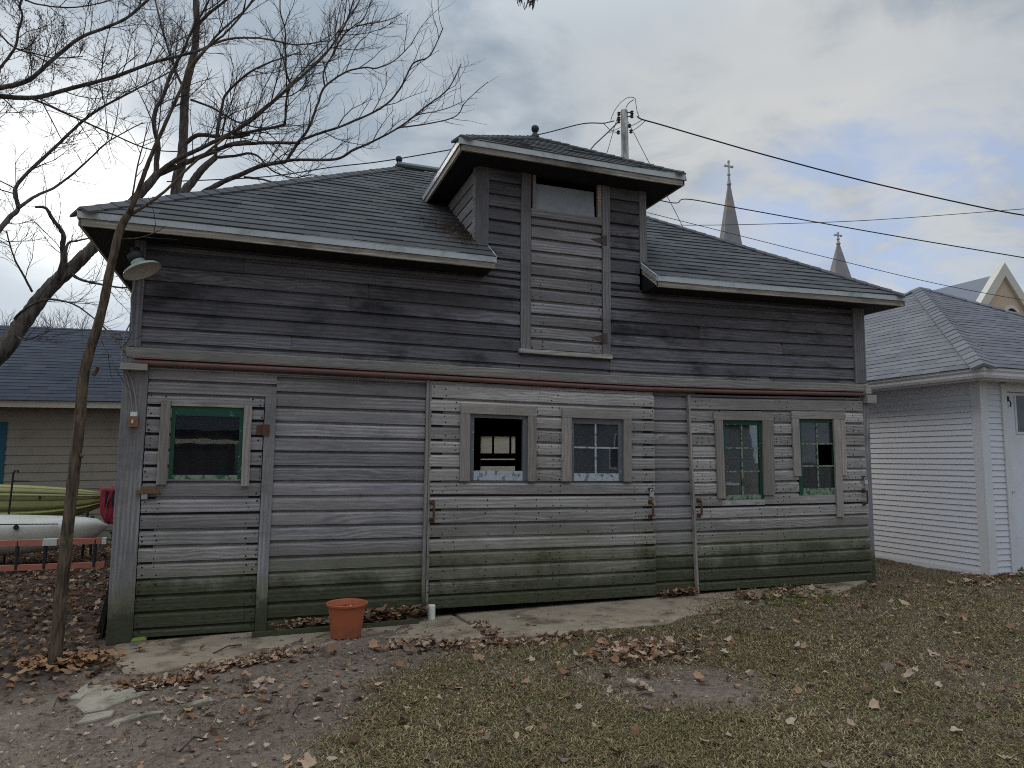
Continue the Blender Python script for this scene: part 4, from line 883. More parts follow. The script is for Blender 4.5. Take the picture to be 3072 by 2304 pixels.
# ------------------------------------------------------------------ tan shed beyond the left yard
swarp = lambda p: Vector((p.x, p.y, p.z+.018*(p.x+1.26)))
shed = thing('shed', 'long tan clapboard shed with dark shingle roof behind the kayaks', 'shed', (-3, 9.5, 0))
SY = 8.2
for k in range(17):
    z0 = .05+.155*k
    o = MB(); o.extr(lap(z0, z0+.155, SY, -1), -3.15, 6.0, 3); o.build('siding_board', MAT['shed_wall'], shed, swarp)
    o = MB(); o.extr(lap(z0, z0+.155, SY, -1), -9.0, -4.3, 3); o.build('siding_board', MAT['shed_wall'], shed, swarp)
MB().box(-9, 6, SY, SY+.05, 0, 2.6, 8).build('wall', MAT['shed_wall'], shed, swarp)
sdr = MB().box(-4.18, -3.27, SY-.02, SY-.001, .05, 2.05).build('door', MAT['teal'], shed, swarp)
MB().box(-3.27, -3.151, SY-.03, SY-.001, .05, 2.2).box(-4.30, -4.18, SY-.03, SY-.001, .05, 2.2).box(-4.18, -3.27, SY-.0295, SY-.001, 2.05, 2.2).build('door_frame', MAT['teal'], sdr, swarp)
MB().box(-9.3, 6.3, 7.80, 7.825, 2.44, 2.56, 8).build('fascia', MAT['shed_trim'], shed, swarp)
MB().box(-9.3, 6.3, 7.826, 8.19, 2.455, 2.47, 8).build('soffit', MAT['soffit'], shed, swarp)
ssl = (4.33-2.57)/(10.6-7.78)
mb = MB(); mb.add([(-9.3, 7.78, 2.565), (6.3, 7.78, 2.565), (6.3, 10.6, 4.325), (-9.3, 10.6, 4.325), (6.3, 13.4, 2.565), (-9.3, 13.4, 2.565)], [(0, 1, 2, 3), (3, 2, 4, 5)]); sroof = mb.build('roof', MAT['sroof'], shed, swarp)
n5 = nrm(ssl); W3s = lambda x, y, h: (x, y-n5[0]*h, 2.57+ssl*(y-7.78)+n5[1]*h)
ts = tabs(lambda y: -5.2, lambda y: 0.8, 7.78, 10.6, None, ssl, .135, .31, [], None, .010)
mb = MB()
for t_ in ts: mb.add(tab_verts(t_, W3s), TF)
mb.build('shingle_courses', MAT['sroof'], sroof, swarp, kind='stuff')

# ------------------------------------------------------------------ kayaks, ladder and the rest of the left yard
def hull(c0, c1, hw, hh, mat, name, label, roll=0.0, ridges=0, bands=()):
    t = thing(name, label, 'kayak', tuple((Vector(c0)+Vector(c1))/2-Vector((0, 0, hh))))
    mb = MB(); n = 26; m_ = 56; rings = []
    c0, c1 = Vector(c0), Vector(c1)
    for k in range(n+1):
        s = -1+2*k/n; w = (1-abs(s)**2.6)**.62+.015; c = c0.lerp(c1, k/n)+Vector((0, 0, .10*s**4)); ring = []
        for q in range(m_):
            a = 2*math.pi*q/m_; ca, sa = math.cos(a), math.sin(a)
            rr = 1+(.11*math.tanh(2.6*math.cos(a*ridges))*(w if abs(s) < .93 else 0) if ridges else 0)
            lx = hw*w*rr*math.copysign(abs(ca)**.75, ca); lz = hh*(w**.7)*rr*math.copysign(abs(sa)**.75, sa)
            y_ = lx*math.cos(roll)-lz*math.sin(roll); z_ = lx*math.sin(roll)+lz*math.cos(roll)
            ring.append((c.x, c.y+y_, c.z+z_))
        rings.append(ring)
    mb.loft(rings); mb.build('hull', mat, t, smooth=True)
    for nm_, a0, wa, off, mt in bands:                # raised strips along the hull: olive paints groove shade, pale yellow the lit ridges
        b = MB(); rr_ = []
        for k in range(1, n):
            s = -1+2*k/n; w = (1-abs(s)**2.6)**.62+.015; c = c0.lerp(c1, k/n)+Vector((0, 0, .10*s**4)); sec = []
            for a, o_ in ((a0-wa, -.01), (a0-wa*.7, off), (a0+wa*.7, off), (a0+wa, -.01)):
                ca, sa = math.cos(a), math.sin(a); lx = (hw*w+o_)*math.copysign(abs(ca)**.75, ca); lz = (hh*(w**.7)+o_)*math.copysign(abs(sa)**.75, sa)
                sec.append((c.x, c.y+lx*math.cos(roll)-lz*math.sin(roll), c.z+lx*math.sin(roll)+lz*math.cos(roll)))
            rr_.append(sec)
        b.loft(rr_); b.build(nm_, MAT[mt], t, smooth=True)
    return t
ky = hull((-5.0, 6.05, .84), (-1.05, 6.05, .80), .30, .19, MAT['yellow'], 'kayak', 'long yellow kayak on its side against the tan shed', math.radians(83), 0, [('shade_channel', 1.02, .10, .004, 'olive'), ('lit_rub_strip', 1.22, .07, .016, 'yellow_pale'), ('shade_channel', 1.42, .10, .003, 'olive'), ('shade_channel', 1.75, .13, .004, 'olive'), ('lit_rub_strip', 1.98, .08, .016, 'yellow_pale'), ('shade_channel', 2.2, .09, .004, 'olive'), ('lit_rub_strip', .45, .28, .010, 'yellow_pale')])
for s, z in ((-2.0, .93), (-1.55, .92)):
    MB().lathe([(.02, -.008), (.02, .004), (.001, .005)], (s, 5.865, z), 12, True, (0, -1, 0)).build('scupper_hole', MAT['dark'], ky)
kw = hull((-4.9, 5.35, .44), (-.96, 5.35, .42), .36, .275, MAT['offwhite'], 'kayak', 'off white kayak lying on the leaves in front of the yellow one', math.radians(8))
MB().tube([(-4.2, 5.0, .60), (-3.2, 4.985, .605), (-2.2, 4.985, .605), (-1.55, 5.06, .59)], .008, 6).build('seam', MAT['dark'], kw)
MB().lathe([(.035, -.01), (.035, .004), (.001, .005)], (-2.05, 5.0, .56), 14, True, (0, -1, .4)).build('scupper_hole', MAT['dark'], kw)
lad = thing('ladder', 'faded red ladder standing on its edge in front of the kayaks', 'ladder', (-2.4, 4.65, 0))
MB().box(-4.2, -.855, 4.62, 4.665, .34, .42, 4).build('rail', MAT['ladder'], lad); MB().box(-4.2, -.855, 4.63, 4.675, .01, .085, 4).build('rail', MAT['ladder'], lad)
for x in (-3.95, -3.6, -3.25, -2.9, -2.57, -2.24, -1.92, -1.59, -1.30, -.985): MB().tube([(x, 4.645, .02), (x, 4.64, .40)], .024, 8).build('rung', MAT['iron'], lad)
MB().box(-1.62, -1.45, 4.605, 4.68, .335, .425).box(-.90, -.848, 4.61, 4.675, .335, .425).build('end_cap', MAT['pvc'], lad)
bag = thing('dry_bag', 'crimson nylon bag with dark straps hanging at the end of the yellow kayak', 'bag', (-1.0, 5.75, .5))
mb = MB(); rings = []
for k in range(13):
    t_ = k/12; z = 1.07-.54*t_; w = (.17-.02*t_ if t_ < .6 else .158*(1-((t_-.6)/.42)**2)**.5+.01); c = -1.0+.03*t_
    rings.append([(c+w*math.cos(a)*(1+.06*math.sin(3*a+9*t_)), 5.72+.09*math.sin(a)*(1+.15*math.sin(5*a+14*t_)), z) for a in [2*math.pi*q/22 for q in range(22)]])
mb.loft(rings); mb.build('bag_body', MAT['redbag'], bag, smooth=True)
MB().box(-1.07, -1.035, 5.615, 5.63, .78, 1.03).box(-.975, -.94, 5.61, 5.625, .80, 1.04).build('strap', MAT['dark'], bag)
tag(MB().tube([(-1.06, 5.62, .62), (-1.03, 5.60, .9), (-.99, 5.68, 1.10), (-.93, 6.6, 1.55), (-.89, 8.15, 2.0)], .006, 6).build('rope', MAT['card'], None), 'thin rope from the red bag up to the tan shed wall', 'rope')
t = thing('storage_bin', 'dark green plastic bin half hidden behind the barn corner post', 'bin', (-.86, 6.25, 0))
mb = MB(); mb.loft([[(-1.0, 6.1, 0), (-.5, 6.1, 0), (-.5, 6.5, 0), (-1.0, 6.5, 0)], [(-1.03, 6.07, .34), (-.47, 6.07, .34), (-.47, 6.53, .34), (-1.03, 6.53, .34)]]); mb.build('bin_body', MAT['bin'], t)
MB().box(-1.05, -.45, 6.05, 6.55, .341, .37).build('lid', MAT['bin'], t)
tag(MB().tube([(-2.33, 5.62, -.02), (-2.32, 5.62, .7), (-2.30, 5.61, 1.30), (-2.28, 5.60, 1.34), (-2.24, 5.60, 1.34), (-2.235, 5.60, 1.31)], .014, 6).tube([(-2.31, 5.62, 1.19), (-2.08, 5.62, 1.185)], .010, 6).build('rack_post', MAT['cable'], None), 'thin black upright post with a hooked top before the yellow kayak', 'post')
t = MB(); t.tube([(-1.36, 5.78, 0), (-1.32, 5.75, .72)], .022, 6).tube([(-3.9, 5.78, 0), (-3.9, 5.75, .72)], .022, 6).tube([(-3.9, 6.05, .60), (-3.9, 5.7, .58)], .022, 6).tube([(-1.33, 6.2, .60), (-1.33, 5.7, .58)], .022, 6).tube([(-1.33, 6.2, 0), (-1.33, 6.2, .6)], .022, 6).tube([(-3.9, 6.2, 0), (-3.9, 6.05, .6)], .022, 6)
tag(t.build('kayak_rack', MAT['iron'], None), 'low dark frame holding up the yellow kayak', 'rack')

# ------------------------------------------------------------------ church and gabled building far behind
ch = thing('church', 'grey stone church whose two spires with crosses rise over the barn roof', 'church', (70, 78, 0))
def spire(c, zap, zb, hwb, taper, cz):
    c = Vector(c); n = 8; mb = MB(); f = lambda z: .17+(zap-z)*taper
    mb.loft([[(c.x+f(z)*math.cos(a), c.y+f(z)*math.sin(a), z) for a in [math.pi/8+2*math.pi*q/8 for q in range(8)]] for z in np.linspace(zb, zap, 8)])
    s = mb.build('spire', MAT['spire'], ch); r = f(zb)*.98
    MB().box(c.x-r, c.x+r, c.y-r, c.y+r, 0, zb).build('tower', MAT['spire'], ch)
    mb = MB(); mb.lathe([(.27, zap-.15), (.34, zap), (.26, zap+.1), (.12, zap+cz*.36), (.14, zap+cz*.37)]+[(.22*math.cos(a)+.02, zap+cz*.42+.2*math.sin(a)) for a in (-1.2, -.6, 0, .6, 1.2)], (c.x, c.y, 0), 10)
    h0, h1 = zap+cz*.45, zap+cz; mb.box(c.x-.09, c.x+.09, c.y-.09, c.y+.09, h0, h1)
    hz = h0+(h1-h0)*.62; mb.box(c.x-.55, c.x+.55, c.y-.088, c.y+.088, hz-.09, hz+.09)
    for dx, dz in ((-.55, hz), (.55, hz), (0, h1)): mb.box(c.x+dx-.13, c.x+dx+.13, c.y-.12, c.y+.12, dz-.13, dz+.13)
    mb.build('cross', MAT['cross'], s)
spire((58.6, 70.5, 0), 38.15, 20.0, 1.4, .166, 3.1)
spire((79.9, 73.9, 0), 33.35, 19.0, 1.3, .285, 1.55)
mb = MB(); mb.box(59, 79, 76, 110, 0, 14); mb.add([(59, 76, 14), (79, 76, 14), (69, 76, 22), (59, 110, 14), (79, 110, 14), (69, 110, 22)], [(0, 1, 2), (3, 5, 4), (0, 2, 5, 3), (1, 4, 5, 2)]); mb.build('nave', MAT['spire'], ch)
gb = thing('gabled_building', 'tan brick building with a steep pale stone gable and slate roof behind the garage', 'building', (59.1, 42, 0))
gx, gy, gz, gk = 59.07, 34.8, 18.2, 1.20
mb = MB(); hw = 5.2; mb.add([(gx-hw, gy, 0), (gx+hw, gy, 0), (gx+hw, gy, gz-.9-gk*hw), (gx, gy, gz-.9), (gx-hw, gy, gz-.9-gk*hw), (gx-hw, gy+18, 0), (gx+hw, gy+18, 0), (gx+hw, gy+18, gz-.9-gk*hw), (gx, gy+18, gz-.9), (gx-hw, gy+18, gz-.9-gk*hw)], [(0, 1, 2, 3, 4), (9, 8, 7, 6, 5), (0, 4, 9, 5), (1, 6, 7, 2)]); mb.build('wall', MAT['tanbrick'], gb)
mb = MB(); mb.add([(gx-hw-.3, gy+.3, gz-1.0-gk*(hw+.3)), (gx, gy+.3, gz-.85), (gx, gy+18.2, gz-.85), (gx-hw-.3, gy+18.2, gz-1.0-gk*(hw+.3)), (gx+hw+.3, gy+.3, gz-1.0-gk*(hw+.3)), (gx+hw+.3, gy+18.2, gz-1.0-gk*(hw+.3))], [(0, 1, 2, 3), (1, 4, 5, 2)]); mb.build('roof', MAT['slate'], gb)
mb = MB()
for s in (-1, 1):
    a = [(gx, gz), (gx+s*(hw+.5), gz-gk*(hw+.5)), (gx+s*(hw+.5), gz-gk*(hw+.5)-1.15), (gx, gz-1.15)]
    mb.loft([[(x, gy-.25, z) for x, z in a], [(x, gy+.35, z) for x, z in a]])
mb.build('stone_coping', MAT['limestone'], gb)
w = MB(); w.lathe([(.95, -.02), (.95, .10), (.70, .12), (.68, .02)], (59.75, gy-.01, 13.7), 24, False, (0, -1, 0)); w = w.build('window_arch', MAT['limestone'], gb)
MB().lathe([(.69, .0), (.69, .03), (.001, .03)], (59.75, gy-.01, 13.7), 24, False, (0, -1, 0)).build('pane', MAT['dark'], w)

# ------------------------------------------------------------------ utility pole and wires
PX, PY, PT = 12.19, 13.45, 13.22
up_ = thing('utility_pole', 'weathered wooden utility pole standing behind the dormer', 'utility pole', (PX, PY, 0))
MB().tube([(PX+.12, PY+.08, 0), (PX+.05, PY, 6), (PX, PY, PT-.05), (PX, PY, PT)], [.17, .155, .122, .115], 16).build('pole', MAT['pole'], up_, smooth=True)
def knob(px, py, D, r): 
    c = at(px, py, D); MB().lathe([(r*.5, -r), (r, -r*.6), (r*.55, 0), (r, r*.6), (r*.5, r)], tuple(c), 10).build('insulator', MAT['iron'], up_)
w7 = lambda x, y: (1780+x/6.914, 280+y/6.914)
for q in ((530, 425), (528, 525), (525, 580), (800, 400), (800, 475), (750, 675), (780, 790), (520, 810)): knob(*w7(*q), PY-.12, .062)
mb = MB(); mb.tube([tuple(at(*w7(700, 400), PY-.1)), tuple(at(*w7(790, 395), PY-.1))], .018, 6).tube([tuple(at(*w7(700, 480), PY-.1)), tuple(at(*w7(800, 478), PY-.1))], .018, 6); mb.build('bracket', MAT['iron'], up_)
def wire(pts, wpx, label, name='wire'):
    """pts: (px, py, depth y); smooth curve through the survey points"""
    P_ = [at(*p) for p in pts]; out = []
    for i in range(len(P_)-1):
        a, b, c, d = P_[max(0, i-1)], P_[i], P_[i+1], P_[min(len(P_)-1, i+2)]
        for k in range(8):
            t = k/8; out.append(.5*((2*b)+(c-a)*t+(2*a-5*b+4*c-d)*t*t+(3*b-a-3*c+d)*t**3))
    out.append(P_[-1]); r = [pxr(wpx*.84, p) for p in out]
    if pts[-1][0] > 3072:                       # the span carries on out of the picture to its next pole
        d = (out[-1]-out[-3]).normalized()
        for k in range(1, 5): out.append(out[-1]+d*6+Vector((0, 0, .12*k))); r.append(r[-1])
    tag(MB().tube(out, r, 6).build(name, MAT['cable'], None), label, 'wire', 'overhead wires')
v3 = lambda x, y: (1972+x/2.0109, 200+y/2.0109)
v2 = lambda x, y: (1000+x/2.0109, 200+y/2.0109)
wire([(*w7(910, 480), 13.3), (*w7(1010, 540), 13.2), (*w7(1400, 650), 13.0), (*v3(300, 432), 12.6), (*v3(700, 546), 12), (*v3(1300, 702), 11), (*v3(2000, 858), 10), (3120, 653, 9.6)], 5.0, 'thick sagging cable from the utility pole down to the right edge')
wire([(*v3(-40, 790), 3.0), (*v3(40, 812), 3.2), (*v3(120, 822), 3.6), (*v3(190, 800), 4.0), (*v3(500, 855), 5.5), (*v3(1000, 945), 8), (*v3(1600, 1050), 11), (3120, 781, 14)], 3.8, 'service cable from the dormer eave sloping down past both spires')
wire([(*v3(-60, 955), 22), (*v3(500, 953), 24), (*v3(1300, 925), 27), (*v3(2212, 858), 30), (3130, 622, 31)], 2.4, 'thin nearly level wire crossing in front of the taller spire')
wire([(*v3(-60, 880), 16), (*v3(400, 995), 18), (*v3(1000, 1145), 21), (*v3(1700, 1312), 25), (3100, 906, 30)], 2.2, 'lowest thin wire sloping down towards the gabled building')
wire([(*w7(690, 530), 13.4), (*v2(1900, 570), 14.6), (*v2(2125, 1005), 17), (2110, 860, 19)], 2.4, 'thin guy wire slanting down to the right of the pole')
wire([(*w7(520, 460), 13.4), (*w7(440, 690), 13.8), (*w7(300, 1180), 15), (1800, 520, 17)], 2.2, 'thin guy wire slanting down to the left of the pole')
wire([(*w7(430, 572), 13.3), (*w7(290, 605), 13.2), (*w7(200, 620), 13), (*v2(1500, 345), 12.6), (*v2(1250, 407), 12), (*v2(980, 450), 11.6), (*v2(700, 502), 11.2), (*v2(300, 570), 10.6), (*v2(0, 605), 10.2), (800, 530, 9.5), (500, 545, 9)], 4.0, 'cable from the pole leftwards behind the dormer to the tree')
wire([(*w7(525, 585), 13.4), (*w7(420, 690), 13.2), (*w7(300, 810), 12.8), (*w7(150, 950), 12), (*v2(1560, 490), 11), (1740, 500, 9)], 4.4, 'thick service cable curving from the pole down behind the dormer')
wire([(*w7(360, 560), 13.3), (*w7(430, 380), 13.3), (*w7(560, 200), 13.3), (*w7(700, 95), 13.3), (*w7(800, 82), 13.3), (*w7(870, 115), 13.3), (*w7(880, 190), 13.3), (*w7(910, 380), 13.3), (*w7(950, 490), 13.3)], 2.2, 'thin loop of wire arching over the top of the pole')
wire([(*w7(675, 300), 13.4), (*w7(740, 200), 13.35), (*w7(840, 130), 13.3)], 2.6, 'short jumper wire rising from the pole top to the loop')
wire([(*w7(1020, 545), 13.2), (*w7(900, 620), 13.25), (*w7(770, 680), 13.35)], 2.2, 'upper short tap wire from the thick cable to the pole')
wire([(*w7(1090, 560), 13.2), (*w7(930, 700), 13.25), (*w7(790, 785), 13.35)], 2.4, 'lower short tap wire from the thick cable to the pole')
wire([(*w7(210, 620), 13.2), (*w7(330, 740), 13.2), (*w7(410, 770), 13.25), (*w7(560, 710), 13.4)], 2.2, 'short tap wire crossing left of the pole')
wire([(*w7(300, 810), 12.8), (*w7(400, 800), 13.0), (*w7(520, 812), 13.3)], 2.6, 'lowest short tap wire left of the pole')

# ------------------------------------------------------------------ trees
def spline(P_, n=6):
    out = []
    for i in range(len(P_)-1):
        a, b, c, d = P_[max(0, i-1)], P_[i], P_[i+1], P_[min(len(P_)-1, i+2)]
        for k in range(n):
            t = k/n; out.append(.5*((2*b)+(c-a)*t+(2*a-5*b+4*c-d)*t*t+(3*b-a-3*c+d)*t**3))
    out.append(P_[-1]); return out
def grow(mb, path, r, dens, length, level, upb=.25, minr=.0038, spread=1.0, t0=.15, bud=0.25):
    segs = [(path[i+1]-path[i]).length for i in range(len(path)-1)]; tot = sum(segs)
    n = int(tot*dens*(2.15 if level > 1 else 1.6)+random.random())
    for k in range(n):
        s = tot*(t0+(1-t0)*(k+random.random())/max(1, n)); acc = 0
        for i, l in enumerate(segs):
            if acc+l >= s: break
            acc += l
        p = path[i].lerp(path[i+1], min(1, (s-acc)/max(1e-6, l))); tan = (path[i+1]-path[i]).normalized()
        ang = math.radians(random.uniform(28, 62)); q = Vector((random.gauss(0, 1), random.gauss(0, 1), random.gauss(0, 1)))
        side = (q-tan*q.dot(tan)).normalized()
        d = (tan*math.cos(ang)+side*math.sin(ang)+Vector((0, 0, upb*random.uniform(.2, 1.2)))).normalized()
        L_ = 1.3*length*random.uniform(.4, 1.15)*(1-.35*s/tot); rr = max(minr, min(r*.62, .0085*L_+.0022))
        pts = [p]; m_ = 4; dd = d.copy()
        for j in range(m_):
            dd = (dd+Vector((random.gauss(0, .16), random.gauss(0, .16), random.gauss(0, .12)+upb*.22))).normalized(); pts.append(pts[-1]+dd*L_/m_)
        mb.tube(pts, [rr*(1-.6*j/m_) for j in range(m_+1)], 4 if rr > .009 else 3, False)
        if level > 1: grow(mb, pts, rr*.8, dens*1.9, length*.48, level-1, upb, minr*.82, spread, .2, bud)
def tree(name, label, limbs, tw, bk_, base=None, group=None):
    """limbs: (part name, [(px, py)], depth0, depth1, width px at start, at end, twig density, twig length, levels)"""
    P0 = base if base is not None else at(*limbs[0][1][0], limbs[0][2])
    t = thing(name, label, 'tree', tuple(P0), group); tb = MB()
    for nm, px, d0, d1, w0, w1, dens, ln, lv in limbs:
        n = len(px); P_ = [at(x, y, d0+(d1-d0)*i/(n-1)) for i, (x, y) in enumerate(px)]
        path = spline(P_); k = len(path); q = [p+Vector((random.gauss(0, 1), random.gauss(0, 1), random.gauss(0, 1)))*pxr(.5, p) for p in path]
        rad = [pxr(w0+(w1-w0)*(i/(k-1))**.8, p)*random.uniform(.94, 1.07) for i, p in enumerate(q)]
        if base is not None and nm == 'trunk': rad[0] *= 1.35; rad[1] *= 1.15
        MB().tube(q, rad, 10 if rad[0] > .05 else 6).build(nm, bk_, t, smooth=True)
        if dens: grow(tb, q, sum(rad)/k, dens, ln, lv)
    o = tb.build('twigs', tw, t, kind='stuff'); return t, o
A1 = lambda *a: [(x/2.0109, y/2.0109) for x, y in a]
A4 = lambda *a: [(700+x/2.765, y/2.765) for x, y in a]
A5 = lambda *a: [(x/2.475, 560+y/2.475) for x, y in a]
random.seed(21)
tree('bare_tree', 'large leaning bare tree rising behind the left end of the barn', [
    ('trunk', [(-190, 1640), (-130, 1300), (-60, 1130), (24, 1033), (53, 988), (89, 940), (125, 891), (170, 843), (210, 810), (250, 770), (283, 738), (345, 665), (413, 589), (447, 552), (472, 522)], 6.9, 7.6, 62, 22, 0, 0, 0),
    ('limb', A1((945, 1060), (945, 960), (955, 880), (930, 760), (940, 660), (985, 580), (1020, 470), (1070, 370), (1110, 300), (1150, 200), (1230, 60), (1290, -60)), 7.6, 7.2, 17, 5, 2.4, 1.1, 3),
    ('limb', A1((945, 1060), (1000, 1010), (1080, 955), (1180, 910), (1280, 860), (1360, 820), (1500, 740), (1620, 640), (1800, 480), (1960, 330), (2080, 150), (2140, -20)), 7.6, 6.4, 17, 4, 2.4, 1.1, 3),
    ('limb', A1((950, 1055), (1100, 990), (1250, 930), (1400, 870), (1500, 857))+A4((0, 1200), (250, 1185), (520, 1185), (560, 1160), (750, 1095), (900, 1045), (1220, 900), (1380, 740), (1490, 530), (1630, 460), (1740, 230)), 7.6, 5.6, 16, 3, 2.0, .9, 2),
    ('limb', A5((430, 690), (470, 560), (465, 430), (470, 350), (390, 240), (340, 160), (260, 150)), 7.2, 6.8, 20, 7, 3, .7, 2),
    ('limb', A5((490, 590), (500, 430), (580, 400), (680, 380)), 7.2, 7.6, 10, 4, 3, .6, 2),
    ('limb', A5((520, 640), (600, 690), (720, 720), (860, 745), (960, 750)), 7.3, 6.6, 11, 4, 4, .6, 2),
    ('limb', A5((110, 980), (170, 920), (300, 850), (420, 840), (560, 880), (700, 980), (800, 1070), (940, 1240)), 7.0, 5.6, 9, 3, 3, .6, 2),
    ('limb', A5((240, 780), (170, 650), (110, 540), (60, 380), (50, 330)), 7.0, 6.6, 7, 3, 3, .7, 2),
    ('limb', A5((90, 1080), (180, 1140), (300, 1100), (380, 1070)), 7.0, 6.4, 5, 2, 4, .5, 2)], MAT['twig'], MAT['barkL'], at(-190, 1640, 6.9))
tree('bare_tree', 'bare tree with an upright trunk standing just behind the barn roof', [
    ('trunk', [(500, 1500), (515, 900)]+A1((1060, 1160), (1090, 1000), (1105, 850), (1115, 600), (1130, 480), (1170, 330), (1185, 180), (1185, 60), (1175, -60)), 8.6, 8.9, 34, 17, 0, 0, 0),
    ('limb', A1((1110, 870), (1180, 820), (1240, 815), (1380, 830), (1500, 810))+A4((0, 1110), (130, 1095), (400, 1040), (430, 1000), (440, 830), (480, 710), (600, 600), (800, 400), (900, 250), (1050, 0)), 8.7, 7.2, 14, 3.5, 2.2, 1.0, 2),
    ('limb', A4((480, 705), (440, 600), (430, 400), (430, 250), (390, 100), (390, -20)), 7.8, 7.2, 6, 3.5, 2.2, .8, 2),
    ('limb', A1((1185, 160), (1250, 90), (1340, 20), (1420, -50)), 8.8, 8.4, 11, 6, 2.2, .9, 2),
    ('limb', A1((1120, 560), (1060, 430), (1000, 250), (960, 100), (930, -30)), 8.8, 9.4, 9, 4, 2.4, 1.0, 3),
    ('limb', A1((1150, 600), (1280, 650), (1420, 730), (1560, 770), (1700, 760)), 8.8, 9.6, 7, 3, 2.6, .9, 2),
    ('limb', A1((1130, 430), (1240, 300), (1330, 190), (1480, 60), (1540, -20)), 8.8, 8.0, 9, 4, 2.2, .9, 2)], MAT['twig'], MAT['barkL'], at(500, 1500, 8.6))
tree('bare_tree', 'spreading bare tree behind the barn whose low limbs reach right to the dormer', [
    ('trunk', [(560, 1450), (556, 900), (556, 700)]+A1((1115, 1170), (1160, 1100), (1220, 1020), (1300, 950)), 7.2, 7.3, 40, 16, 0, 0, 0),
    ('limb', A1((1220, 1165), (1350, 1095), (1460, 1050), (1580, 1000), (1720, 975))+A4((200, 1380), (440, 1335), (550, 1325), (850, 1320), (1000, 1240), (1100, 1200), (1370, 1060), (1600, 880), (1780, 740), (1890, 530)), 7.3, 5.8, 16, 3, 2.4, .8, 2),
    ('limb', A4((440, 1335), (540, 1180), (620, 1070), (700, 860), (760, 720), (930, 600), (1090, 560), (1190, 565), (1340, 500), (1490, 350)), 6.8, 5.6, 10, 2.6, 2.4, .8, 2),
    ('limb', A4((760, 720), (745, 620), (780, 520), (820, 460), (870, 290), (915, 180), (940, -10)), 6.3, 5.9, 6, 2.8, 2.4, .8, 2),
    ('limb', A4((820, 470), (900, 310), (1000, 215), (1080, 150), (1150, -10)), 6.2, 5.6, 5, 2.4, 2.6, .7, 2),
    ('limb', A4((1020, 215), (1170, 190), (1300, 160), (1400, 110)), 5.9, 5.5, 4, 2, 3, .6, 1),
    ('limb', A4((1370, 1060), (1650, 1020), (1850, 960), (1930, 840), (2110, 680)), 6.1, 5.5, 4.5, 2, 3, .7, 1),
    ('limb', A4((1450, 1000), (1540, 950), (1740, 910), (1920, 835)), 6.0, 5.6, 3.5, 2, 3, .7, 1),
    ('limb', A1((1300, 950), (1420, 940), (1500, 925), (1560, 945), (1610, 1000))+A4((350, 1430), (500, 1475), (650, 1450), (730, 1475)), 7.3, 6.6, 9, 2.6, 2.6, .7, 2),
    ('limb', A4((90, 1470), (250, 1490), (390, 1535)), 7.2, 6.8, 8, 4, 2, .6, 2),
    ('limb', A4((930, 600), (1020, 380), (1120, 280), (1160, 150), (1200, 50)), 5.9, 5.6, 3, 1.8, 2.6, .6, 1),
    ('limb', A1((1300, 950), (1310, 800), (1340, 640), (1370, 560), (1500, 440), (1620, 380))+A4((320, 510), (560, 430)), 7.3, 7.0, 12, 3, 2.4, .9, 2)], MAT['twig'], MAT['barkL'], at(560, 1450, 7.2))
OT, otw = tree('bare_tree', 'bare tree outside the left edge whose long dark limbs with hanging seeds cross the sky', [
    ('trunk', [(-560, 1780), (-520, 1500), (-470, 1200), (-380, 900), (-300, 700), (-250, 500)], 2.2, 2.4, 92, 60, 0, 0, 0),
    ('limb', [(-300, 700), (-150, 430)]+A1((-60, 575), (0, 580), (130, 590), (240, 585), (350, 555), (500, 515), (700, 460), (900, 385), (1050, 345), (1200, 305), (1300, 260), (1420, 230), (1580, 232), (1700, 255), (1800, 270), (1980, 245)), 2.4, 3.8, 20, 3.5, 2.6, .6, 3),
    ('limb', [(-270, 560), (-150, 350)]+A1((-60, 540), (0, 530), (150, 495), (230, 440), (300, 375), (400, 290), (500, 220), (640, 165), (760, 110), (880, 10), (940, -50)), 2.4, 3.0, 18, 6, 3.0, .6, 3),
    ('limb', [(-380, 900), (-150, 780)]+A1((-60, 1440), (0, 1380), (60, 1310), (110, 1255), (90, 1150), (150, 1060), (330, 890), (500, 730), (630, 640), (800, 550), (920, 490), (1050, 420)), 2.3, 3.4, 22, 3, 2.6, .6, 3),
    ('limb', A1((110, 1255), (220, 1180), (330, 1130), (450, 1040), (560, 940), (660, 850), (860, 740)), 2.6, 3.4, 11, 3, 2.6, .6, 2),
    ('limb', A1((-60, 480), (0, 410), (90, 290), (110, 190), (135, 100), (120, 30), (150, -30)), 2.5, 2.2, 9, 5, 4, .5, 3),
    ('limb', A1((-60, 180), (0, 210), (90, 290), (200, 320), (330, 350), (500, 340)), 2.4, 2.8, 6, 3, 4, .5, 3),
    ('limb', A1((180, 590), (300, 640), (520, 740), (700, 820), (900, 900), (1080, 915)), 2.7, 3.4, 7, 3, 2.6, .6, 2),
    ('limb', A1((240, 590), (330, 760), (380, 860)), 2.7, 3.0, 4, 2, 3, .5, 2),
    ('limb', A1((150, 0), (250, 30), (430, 45), (600, 20), (760, -30)), 2.4, 2.6, 5, 3, 3.5, .5, 2),
    ('limb', A1((600, 520), (625, 600), (640, 700), (650, 840)), 2.9, 2.8, 4, 2, 3, .5, 2),
    ('limb', A1((620, 600), (615, 420), (640, 250), (680, 120)), 2.9, 3.2, 4, 2, 3.5, .5, 2)], MAT['twig'], MAT['barkL'], at(-560, 1780, 2.2))
mb = MB()
vv = [v.co+otw.location+OT.location for v in otw.data.vertices]; random.shuffle(vv)
